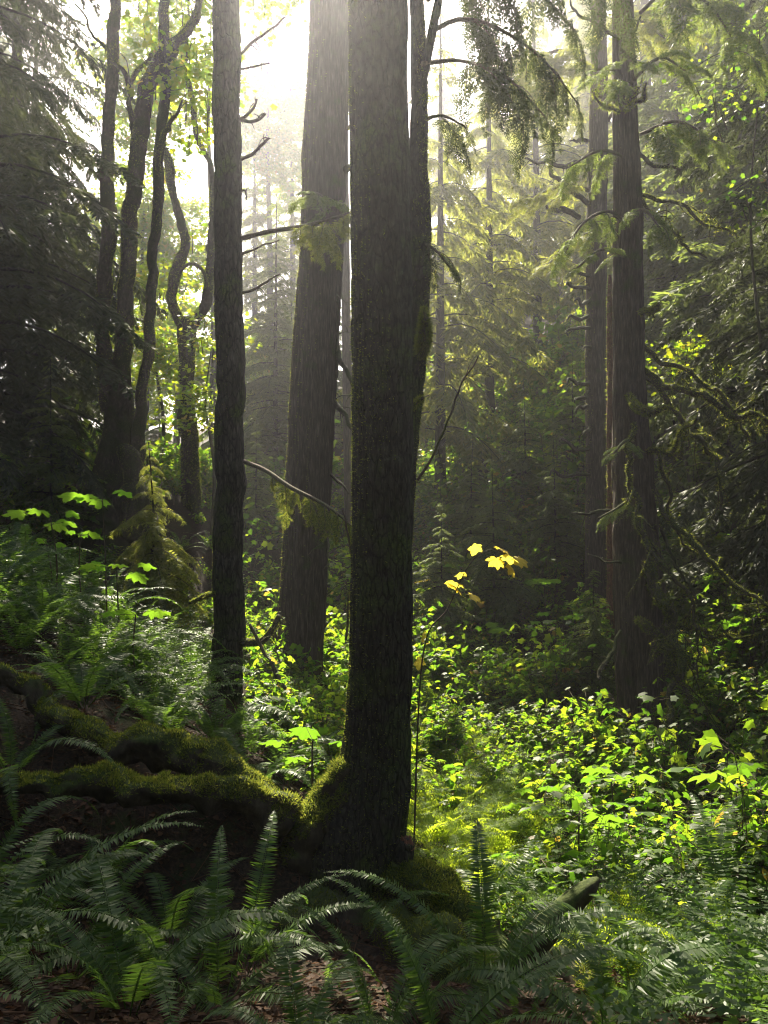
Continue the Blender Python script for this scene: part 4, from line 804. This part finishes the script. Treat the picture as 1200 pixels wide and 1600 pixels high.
# lit cedar sapling below the clumped maple
t = Tree('cedar_sapling', 'bushy cedar sapling with sunlit drooping sprays, right of the clumped maple foot', on_ground(235, 12.6))
sb = t.base; path = np.array([[*(sb-[0, 0, .2]), .035], [*(sb+[.02, 0, .9]), .028], [*(sb+[.05, 0, 1.7]), .018], [*P(232, 690, 12.6), .006]])
t.wood('trunk', path, 'hemlock_bark', nseg=10, seed=4, step=0.1)
rng = np.random.default_rng(8); g, w = Geo(), Geo(); zt = path[-1, 2]
conifer_crown(g, w, lambda z: np.array([np.interp(z, path[:, 2], path[:, 0]), np.interp(z, path[:, 2], path[:, 1])]), sb[2]+0.15, zt, 0.95, 56, rng, BR['weep'], 0.6)
link('crown', crown_mesh('crown', g, w, 'cedar_spray', 'twig_wood', t.base), None, t.o)

# ------------------------------------------------------------------ forest round the camera (closes off the sky behind and above it)
ROUND = [(-7, -3, 0, .95), (6.5, -4, 0, 1.0), (-2.5, -8, 1, 1.0), (3.0, -11, 0, 1.1), (-9, -12, 1, 1.1), (10, -13, 1, 1.1), (-13, 4, 0, 1.05), (12.5, 5, 0, 1.0), (0.5, -17, 1, 1.15), (-16, -6, 0, 1.1), (17, -4, 0, 1.1), (-6, -20, 0, 1.2), (8, -21, 1, 1.2), (19, 10, 1, 1.1), (-20, 12, 1, 1.1)]
for k, (x, y, kd, sc) in enumerate(ROUND):
    sc *= 0.85
    o = copy_tree(PROTO[kd]); o.location = (x, y, gz1(x, y)); o.scale = (sc, sc, sc); o.rotation_euler = (0, 0, k*1.3)
    tag(o, 'conifer of the wood around the viewpoint, outside the photo', 'tree', 'conifers around the viewpoint')

# ------------------------------------------------------------------ ferns one can tell apart
# px, depth, frond length, fronds, label
FERNS = [
 (110, 4.25, 0.78, 13, 'dark sword fern standing up in front of the lower root, lower left'),
 (265, 4.3, 0.85, 14, 'sword fern with silvery fronds fanning up toward the root, lower left centre'),
 (200, 3.65, 0.75, 12, 'dark sword fern at the bottom edge, lower left'),
 (-30, 3.9, 0.8, 12, 'dark sword fern cut by the left edge at the bottom'),
 (20, 4.9, 0.75, 11, 'sword fern at the left edge just below the lower root'),
 (-25, 5.0, 0.8, 10, 'sword fern at the left edge hanging over the lower root'),
 (470, 3.25, 0.55, 9, 'small fern at the bottom edge left of the central trunk foot'),
 (760, 4.3, 0.8, 11, 'sword fern with one bright upright frond, below the slanting broken log'),
 (950, 3.7, 0.75, 12, 'dark sword fern at the bottom edge beside the low mossy log'),
 (1070, 4.5, 0.85, 14, 'sunlit sword fern at the bottom right, right of the low mossy log'),
 (1180, 4.1, 0.8, 12, 'sword fern cut by the right edge at the bottom corner'),
 (1140, 5.2, 0.85, 13, 'sword fern with long upright fronds near the right edge'),
 (870, 5.9, 0.8, 13, 'sword fern right behind the slanting broken log'),
 (760, 5.6, 0.8, 12, 'dark sword fern between the mossy root hump and the broken log'),
 (960, 6.1, 0.8, 12, 'sword fern with arching fronds right of the tip of the broken log'),
 (380, 4.7, 0.8, 12, 'sword fern with one tall frond leaning right against the root, left of the trunk foot'),
 (30, 4.2, 0.85, 13, 'sword fern at the left edge with a stiff upright frond'),
 (690, 3.6, 0.8, 12, 'dark sword fern at the bottom edge right of the central trunk foot'),
 (590, 3.75, 0.72, 10, 'dark sword fern right below the central trunk foot'),
 (985, 4.3, 0.7, 11, 'sword fern spreading over the low mossy log'),
 (60, 8.3, 0.9, 13, 'sword fern at the left above the bare soil behind the upper root'),
 (-25, 7.6, 0.9, 12, 'sword fern at the left edge where the upper root leaves the picture'),
 (160, 8.3, 0.9, 13, 'sword fern on the left bank behind the bend of the upper root'),
 (-10, 8.8, 0.9, 12, 'sword fern at the left edge in the middle of the fern bank'),
 (265, 4.9, 0.8, 10, 'sword fern against the dark bank right under the middle of the lower root'),
 (150, 5.2, 0.75, 10, 'sword fern against the dark bank under the left half of the lower root'),
 (20, 5.9, 0.75, 10, 'sword fern at the left edge above the two mossy roots'),
 (130, 7.0, 0.85, 13, 'sword fern with pale bent fronds just above the upper root, far left'),
 (245, 7.6, 0.9, 14, 'sword fern on the bank above the middle of the upper root'),
 (335, 7.9, 0.9, 14, 'sword fern with silvery arching fronds in front of the bare fir foot'),
 (395, 7.0, 0.75, 12, 'sword fern in the hollow between the upper root and the leaning cedar'),
 (450, 7.7, 0.8, 12, 'green lit sword fern left of the central trunk, above where the roots meet'),
 (205, 9.0, 0.95, 14, 'sword fern on the left bank under the lowest broad yellow-green leaf'),
 (90, 9.2, 0.9, 13, 'sword fern on the left bank below the big broad leaves'),
 (10, 9.6, 0.95, 14, 'sword fern at the left edge halfway up the fern bank'),
 (110, 11.0, 0.95, 14, 'sword fern high on the left bank just below the clumped maple'),
 (35, 11.2, 0.95, 14, 'highest sword fern at the left edge, with pale arching fronds'),
 (300, 10.0, 0.9, 14, 'sword fern left of the bare fir foot, under the cedar sapling'),
 (165, 10.3, 0.9, 13, 'sword fern on the left bank left of the cedar sapling'),
 (720, 13, 0.9, 13, 'pale fern at the back edge of the clearing, right of the central trunk'),
 (810, 13.6, 0.9, 13, 'fern at the back edge of the clearing left of the thick right cedar'),
]
for k, (px, d, L, nf, lab) in enumerate(FERNS): fern('sword_fern', lab, px, d, L*(1.36 if d < 6.2 else 1.3), max(7, int(nf*(0.66 if d < 6.2 else 0.8))), 300+k, group='sword ferns')
fern('sword_fern', 'sword fern with one long frond arching over the dark hollow left of the trunk foot', 340, 3.95, 0.95, 7, 390, group='sword ferns', azs=[0.12, 0.5, 2.6, 3.4, -0.5, 1.5, 4.4])
LADIES = [(850, 7.3, 0.95, 12, 'lacy fern between the brightest patch and the tall brown stem'), (815, 9.6, 1.0, 12, 'lacy fern at the far right of the brightest patch, in front of the leafy bush'), (745, 10.2, 1.0, 12, 'farthest lacy fern in the clearing, in front of the lit leafy bushes'), (800, 7.6, 1.0, 13, 'lacy fern at the right end of the brightest patch'), (690, 9.6, 1.0, 12, 'lacy fern far back against the central trunk, beyond the brightest patch'), (425, 12.2, 0.9, 11, 'glowing lacy fern in the gap between bare fir and leaning cedar'), (535, 11.5, 0.9, 11, 'glowing lacy fern in the gap between leaning cedar and central trunk'), (715, 8.0, 1.0, 13, 'lacy fern in the brightest patch, close right of the central trunk'), (770, 9.2, 1.0, 13, 'lacy fern at the back of the brightest patch right of the trunk'), (670, 7.7, 0.95, 12, 'lacy fern tucked against the right side of the central trunk'), (735, 8.6, 1.0, 12, 'yellow-green lacy fern behind the brightest one in the clearing'), (780, 7.2, 0.9, 12, 'lacy fern just right of the brightest one in the clearing'), (730, 6.5, 0.8, 11, 'lacy fern half shaded above the mossy root hump'), (830, 8.8, 0.9, 11, 'lacy fern behind the group of low bright broad leaves'), (930, 5.4, 0.7, 11, 'lacy fern right of the slanting broken log, low in front'), (1120, 4.7, 0.75, 11, 'lit lacy fern near the bottom right corner'), (540, 9.0, 0.9, 10, 'bright lacy fern in the gap left of the central trunk'), (705, 7.2, 0.85, 12, 'bright lacy fern glowing right beside the central trunk'), (690, 8.3, 0.9, 12, 'yellow-green lacy fern in the sun, behind the one beside the central trunk'), (755, 7.9, 0.9, 12, 'brightest lacy fern in the sunlit middle of the clearing'), (800, 6.6, 0.75, 11, 'lacy fern in front of the group of broad leaves, left of their stems'), (1010, 5.0, 0.7, 11, 'pale lacy fern in a sun fleck at the bottom right'), (650, 10.5, 0.85, 10, 'lacy fern behind the right edge of the central trunk')]
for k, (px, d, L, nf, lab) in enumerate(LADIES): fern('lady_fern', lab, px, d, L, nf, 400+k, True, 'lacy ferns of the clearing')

# ------------------------------------------------------------------ broad-leaved devil's-club-like plants
def club(px, py, d, nl, size, seed, label, foot_px=None, spread=0.28):
    b = on_ground(foot_px if foot_px is not None else px+8, d); tp = P(px, py, d); o = empty('broadleaf_plant', b, label, 'plant', 'tall broad-leaved plants'); rng = np.random.default_rng(seed)
    mid = (b+tp)/2+np.array([rng.uniform(-.05, .05), 0, 0])
    pth = np.array([[*(b-[0, 0, .08]), .011], [*mid, .009], [*(tp-[0, 0, .04]), .007]])
    V, Q, T = tube(pth, nseg=8, step=0.05, lump=0.12, seed=seed)
    link('stem', mesh_np('stem', V-b, Q, T, True), M['twig_wood'], o)
    lf, st = Geo(), Geo()
    for k in range(nl):
        az = k*2.4+rng.uniform(-.3, .3)+seed; L = spread*rng.uniform(0.55, 1.15); hz = rng.uniform(-0.16, 0.05)*(1 if k > 2 else 0.4)
        q = tp+np.array([L*cos(az), L*sin(az), hz]); r0 = tp+np.array([0, 0, min(0, hz)-0.03])
        st.quads(tri_stick(r0[None], q[None], np.array([0.0035])))
        tl_ = rng.uniform(0.30, 0.62); add_leaf(lf, PALM[rng.integers(4)], q, az, -tl_*sin(az)+rng.uniform(-0.16, 0.08), size*rng.uniform(0.7, 1.15), -tl_*cos(az)+rng.uniform(-0.12, 0.12))
    link('foliage', lf.mesh('foliage', b), M['club_leaf'], o); link('stalks', st.mesh('stalks', b), M['twig_wood'], o)
    return o
CLUBS = [
 (160, 772, 9.6, 4, 0.19, 'highest glowing broad leaves on the left bank, in front of the clumped maple'),
 (78, 800, 9.4, 5, 0.17, 'glowing broad leaves at the far left, against the shadowy conifer'),
 (125, 830, 9.9, 4, 0.12, 'smaller broad leaves below the two highest on the left bank'),
 (182, 880, 9.3, 5, 0.17, 'broad yellow-green leaves at the foot of the cedar sapling'),
 (212, 955, 8.4, 4, 0.15, 'lowest broad yellow-green leaf cluster on the left fern bank'),
 (72, 845, 10.5, 3, 0.10, 'tiny broad-leaved shoot under the far left leaves'),
 (488, 1150, 6.9, 4, 0.19, 'broad lit leaf low beside the left edge of the central trunk'),
 (905, 1262, 7.1, 6, 0.20, 'broad-leaved plant on a tall bare brown stem in the centre of the clearing'),
 (850, 1240, 7.9, 5, 0.18, 'broad-leaved plant left of and behind the one on the tall brown stem'),
 (845, 1335, 6.5, 6, 0.17, 'low brightly lit broad leaves just above the slanting broken log'),
 (955, 1215, 8.2, 6, 0.20, 'broad dark-edged leaves at the back centre of the clearing'),
 (985, 1300, 7.2, 6, 0.19, 'broad-leaved plant shading the ground right of the tall brown stem'),
 (1045, 1260, 7.8, 6, 0.19, 'broad-leaved plant between the tall brown stem and the right edge'),
 (1150, 1205, 7.3, 6, 0.22, 'tallest broad-leaved plant on the right, leaves spread above a leaning dark stem'),
 (1205, 1270, 6.8, 5, 0.19, 'broad-leaved plant cut by the right edge'),
 (1070, 1335, 6.4, 5, 0.17, 'broad-leaved plant with a leaning stem in front of the leafy bush on the right'),
 (1110, 1385, 6.2, 4, 0.13, 'low broad leaf near the right edge in front of the leaning dark stem'),
 (930, 1345, 6.3, 4, 0.13, 'small broad-leaved shoot at the foot of the tall brown stem'),
 (800, 975, 16.5, 7, 0.24, 'broad lit leaves on the slope between the central trunk and the thick right cedar'),
 (760, 950, 17.5, 6, 0.22, 'broad leaves on the slope behind the yellow-leaved sapling'),
 (850, 905, 18, 7, 0.22, 'broad leaves higher up the slope, left of the stubby trunk foot'),
  (690, 880, 20, 6, 0.24, 'broad leaves on the slope close to the right edge of the central trunk'),
 (880, 960, 16, 6, 0.2, 'broad leaves on the slope just left of the thick right cedar foot'),
 (740, 830, 22, 7, 0.26, 'broad leaves far up the slope under the young hemlock with tiered fronds'),
 (1130, 900, 14, 7, 0.2, 'broad leaves in the shade right of the thick right cedar'),
 (1175, 960, 12.5, 6, 0.18, 'broad leaves in the shade at the right edge, halfway up'),
 (715, 1210, 9.2, 5, 0.15, 'small broad-leaved plant at the left of the clearing beside the trunk'),
]
for k, c in enumerate(CLUBS): club(*c[:5], 500+k, c[5], spread=0.30*c[4]/0.19)

# sapling with yellow leaves leaning out beside the central trunk
b = on_ground(645, 7.0); t = Tree('maple_sapling', 'leaning thin sapling with a few bright yellow leaves, right of the central trunk', b, 'sapling')
t.wood('trunk', np.array([[*(b-[0, 0, .1]), .009], [*P(660, 1030, 7.0), .007], [*P(700, 950, 7.0), .005], [*P(735, 880, 7.0), .004], [*P(770, 858, 7.0), .003], [*P(800, 872, 7.0), .002]]), 'twig_wood', nseg=6, step=0.05)
lf, st = Geo(), Geo(); rng = np.random.default_rng(3)
for (px, py, sz, az, pit, ro) in [(745, 852, .085, 2.2, -0.9, .3), (778, 855, .10, .2, -.35, .1), (790, 868, .12, .3, -.5, -.2), (806, 872, .11, -.3, -.5, .4), (775, 872, .11, 1.2, -.8, .2), (795, 885, .09, 0, -.9, .5), (668, 905, .10, 3.0, -.1, .1), (704, 908, .12, .3, -.3, -.2), (708, 915, .11, 1.1, -.4, .5), (735, 928, .10, -.2, -.5, .2), (662, 990, .07, 2.9, -1.3, .2), (656, 1030, .08, 2.8, -1.3, .6), (722, 895, .07, 2, -.6, 0)]:
    q = P(px, py, 7.0); add_leaf(lf, PALM[3 if sz < .1 else 0], q, az, pit, sz, ro)
    a = P(px-(12 if az < 2 else -10), py+6, 7.0); st.quads(tri_stick(a[None], q[None], np.array([.0025])))
f = t.part('foliage', lf, 'yellow_leaf'); t.part('stalks', st, 'twig_wood', f)

# ------------------------------------------------------------------ shrubs one can tell apart
def shrub(label, px, d, h, nst, nlf, ll, seed, mat='berry_leaf'):
    b = on_ground(px, d); o = empty('berry_shrub', b, label, 'shrub', 'leafy shrubs'); rng = np.random.default_rng(seed)
    V, Q, K = berry_shrub(np.random.default_rng(seed), h, nst, nlf, ll)
    link('foliage', mesh_np('foliage', V, Q), M[mat], o); g = Geo(); g.quads(K); link('canes', g.mesh('canes'), M['twig_wood'], o); return o
SHR = [(940, 10.6, 1.0, 9, 26, .085, 'rounded leafy bush right in front of the thick right cedar foot'), (1105, 6.9, 0.75, 8, 30, .045, 'fine-leaved pale bush catching a sun fleck near the right edge'), (1060, 9.6, 1.0, 8, 22, .08, 'yellow-green leafy bush in the shade edge right of the thick right cedar'), (780, 9.5, 0.9, 9, 24, .07, 'brightly lit leafy bush in the middle of the clearing'),
 (690, 10.4, 1.0, 9, 24, .08, 'lit leafy bush beside the right edge of the central trunk'), (850, 11.2, 1.0, 9, 24, .08, 'leafy bush at the back of the clearing left of the rounded one'), (520, 11.2, 1.0, 8, 22, .085, 'glowing leafy bush in the gap between leaning cedar and central trunk'), (405, 11.6, 0.9, 8, 20, .085, 'glowing leafy bush in the gap between bare fir and leaning cedar'), (315, 14.5, 0.9, 8, 20, .09, 'sunlit bush just left of the bare fir'), (1160, 14, 1.8, 10, 30, .09, 'tall green bush in the shade near the right edge')]
for k, (px, d, h, a, n, ll, lab) in enumerate(SHR): shrub(lab, px, d, h, a, n, ll, 600+k)

# ------------------------------------------------------------------ undergrowth nobody could count
TRUNKS = np.array([P(560, 0, 6.0)[:2], P(620, 0, 7.6)[:2], P(357, 0, 10.8)[:2], P(470, 0, 13)[:2], P(1010, 0, 12)[:2], P(180, 0, 16)[:2], P(934, 0, 19)[:2]])
def scatter(rng, n, region, gap=0.35):
    """points in photograph space (px, depth) boxes with weights, pushed off the trunks"""
    out = []
    w = np.array([r[4] for r in region], float); pick = rng.choice(len(region), n, p=w/w.sum())
    for k in pick:
        x0, x1, d0, d1, _ = region[k]; d = d0+(d1-d0)*rng.random()**0.8; px = rng.uniform(x0, x1)
        if 640 < px < 860 and 6.3 < d < 10.2 and rng.random() < 0.8: continue
        q = np.array([(px-600)/FPX*d, d])
        if np.min(np.linalg.norm(TRUNKS-q, axis=1)) < gap+0.02*d: continue
        out.append(q)
    q = np.array(out); return np.concatenate([q, gz(q[:, 0], q[:, 1])[:, None]], 1)
rng = np.random.default_rng(21)
def palm_shrub(rng, h=0.9, nst=4, nlf=6, size=0.16):
    """thimbleberry-like shrub: few upright stems, broad lobed leaves in loose tiers turned to the light"""
    A, B, Pp, D = [], [], [], []
    for k in range(nst):
        az = rng.uniform(0, 2*pi); le = rng.uniform(0.1, 0.45)*h; hh = h*rng.uniform(0.6, 1.1); t = np.linspace(0, 1, 5)
        pt = np.stack([le*t*cos(az), le*t*sin(az), hh*t], 1)+rng.normal(size=(5, 3))*0.012; pt[0] = [0, 0, -.05]; A.append(pt[:-1]); B.append(pt[1:])
        ti = rng.uniform(0.45, 1.0, nlf); lp = np.stack([np.interp(ti, t, pt[:, j]) for j in range(3)], 1); a2 = rng.uniform(0, 2*pi, nlf)
        dd = np.stack([np.cos(a2), np.sin(a2), 0.25+0*a2], 1); q = lp+dd*rng.uniform(0.06, 0.16, (nlf, 1)); A.append(lp); B.append(q); Pp.append(q); D.append(dd)
    Pp, D = np.concatenate(Pp), np.concatenate(D); up = nz(np.array([-0.10, 0.5, 0.85])+0.42*rng.normal(size=(len(Pp), 3))); sd = nz(np.cross(D, up)); D = nz(np.cross(up, sd))
    V, T = maple_leaves(rng, Pp, D, up, size*rng.uniform(0.6, 1.2, len(Pp)))
    A, B = np.concatenate(A), np.concatenate(B)
    k = np.arange(len(Pp))[:, None]*12
    return V, np.concatenate([k+np.array([[0, j, j+1, j+2]]) for j in (1, 3, 5, 7, 9)]), tri_stick(A, B, np.full(len(A), 0.0035))
SP = [berry_shrub(rng, 0.75, 7, 9, 0.092) for _ in range(6)]+[berry_shrub(rng, 0.5, 7, 11, 0.05) for _ in range(3)]+[palm_shrub(rng, 0.9, 4, 7, 0.125) for _ in range(4)]+[palm_shrub(rng, 1.1, 3, 5, 0.18)]
REG = [(640, 1250, 7.2, 10, 3.0), (640, 1250, 10, 16, 5.5), (640, 1350, 16, 24, 9.0), (640, 930, 22, 36, 7.0), (930, 1350, 24, 38, 3.0), (380, 640, 9.5, 16, 2.6), (300, 640, 16, 28, 2.4), (-60, 330, 13, 26, 2.0), (700, 1250, 5.4, 7.2, 0.9), (420, 560, 7.4, 9.5, 0.35), (1150, 1600, 7, 20, 1.6)]
pts = scatter(rng, 3200, REG)
A, B, K, n0 = [], [], [], 0
for q in pts:
    V, Q, S = SP[rng.integers(len(SP))]; pn = float(fbm(np.array([[q[0]*.7, q[1]*.5, 3.0]]), 8, 2)[0]); sc = rng.uniform(0.55, 1.15)*(1.0+max(0, q[1]-12)*0.045)*(1+1.2*pn); az = rng.uniform(-0.7, 0.7)
    A.append(place(V, q, az, 0, sc)); B.append(Q+n0); n0 += len(V); K.append(place(S, q, az, 0, sc))
K = np.concatenate(K).reshape(-1, 3); A = np.concatenate(A+[K]); B = np.concatenate(B); kq = np.arange(len(K)).reshape(-1, 4)+n0
me = mesh_np('undergrowth', A, np.concatenate([B, kq])); me.materials.append(M['berry_leaf']); me.materials.append(M['twig_wood'])
me.polygons.foreach_set('material_index', np.concatenate([np.zeros(len(B), np.int32), np.ones(len(kq), np.int32)]))
tag(link('undergrowth', me, None), 'dense leafy undergrowth covering the clearing and the slopes', 'undergrowth', kind='stuff')

def fern_low(rng, L=0.85, nf=9, npair=24, lacy=False):
    Ks = []
    for k in range(nf):
        F, c = frond(1.0, npair, 0.075, rng.uniform(.8, 1.3), rng.uniform(1.0, 1.8), rng, wl=0.022)
        Ks.append(place(F, (0, 0, 0), k*2*pi/nf+rng.uniform(-.3, .3), rng.uniform(-.2, .2), L*rng.uniform(.75, 1.1)))
    return np.concatenate(Ks)
FP = [fern_low(rng) for _ in range(7)]
REGF = [(-120, 330, 7.6, 13, 2.6), (-80, 420, 13, 22, 1.3), (-80, 460, 7.2, 9, 0.35), (780, 1250, 5.2, 7.2, 0.9), (950, 1350, 3.6, 5.2, 0.3), (640, 1250, 9, 22, 2.0), (-500, -80, 5, 14, 1.0), (640, 1300, 20, 32, 1.4), (380, 620, 14, 26, 0.8), (1250, 1700, 4, 10, 0.8), (1150, 2300, 2.2, 4.5, 0.8), (-900, -50, 2.2, 4.5, 0.5)]
pts = scatter(rng, 720, REGF); G = Geo()
for q in pts: G.quads(place(FP[rng.integers(len(FP))], q, rng.uniform(0, 6.28), 0, rng.uniform(.65, 1.15)))
tag(link('fern_cover', G.mesh('fern_cover'), M['sword_fern']), 'mass of sword ferns covering the banks', 'ferns', kind='stuff')

# fallen leaves and needles
n = 30000; d = 2.6+rng.random(n)**1.5*14; px = rng.uniform(-150, 1350, n); x = (px-600)/FPX*d; q = np.stack([x, d, gz(x, d)+0.012], 1)
a = rng.uniform(0, 6.28, n); dd = np.stack([np.cos(a), np.sin(a), rng.normal(size=n)*.25], 1); nn = nz(np.array([0, 0, 1.])+.45*rng.normal(size=(n, 3)))
V, Q = leaf6(q, nz(dd), nn, rng.uniform(.02, .07, n), rng.uniform(.006, .022, n)); g = Geo(); g.add(V, Q)
m_ = 1800; d = 2.8+rng.random(m_)*9; px = rng.uniform(-100, 1300, m_); x = (px-600)/FPX*d; q = np.stack([x, d, gz(x, d)+.015], 1); a = rng.uniform(0, 6.28, m_); L = rng.uniform(.1, .5, (m_, 1))
e = q+np.stack([np.cos(a), np.sin(a), 0*a], 1)*L; e[:, 2] = gz(e[:, 0], e[:, 1])+.03; g.quads(tri_stick(q, e, rng.uniform(.002, .006, m_)))
tag(link('leaf_litter', g.mesh('leaf_litter'), M['litter']), 'red-brown fallen leaves, needles and twigs on the forest floor', 'litter', kind='stuff')

# ------------------------------------------------------------------ the air
bpy.context.view_layer.update()
ZTOP = max((o.matrix_world @ __import__('mathutils').Vector(c)).z for o in C.objects if o.type == 'MESH' for c in o.bound_box)+1.0
ZLOW = float(Z.min())-1.0
print('haze box', ZLOW, ZTOP)
hz = [(x, y, z) for z in (ZLOW, ZTOP) for y in (-132.0, 132.0) for x in (-132.0, 132.0)]
me = mesh_np('haze', hz, [(0, 2, 3, 1), (4, 5, 7, 6), (0, 1, 5, 4), (2, 6, 7, 3), (0, 4, 6, 2), (1, 3, 7, 5)])
m, nt, out = newmat('haze'); v = nt.nodes.new('ShaderNodeVolumePrincipled'); v.inputs['Color'].default_value = (0.92, 0.92, 1.0, 1)
v.inputs['Density'].default_value = HAZE_DENSITY; v.inputs['Anisotropy'].default_value = 0.8
nt.links.new(v.outputs[0], out.inputs['Volume'])
tag(link('haze', me, m), 'thin bluish sunlit haze between the trees', 'haze', kind='stuff')
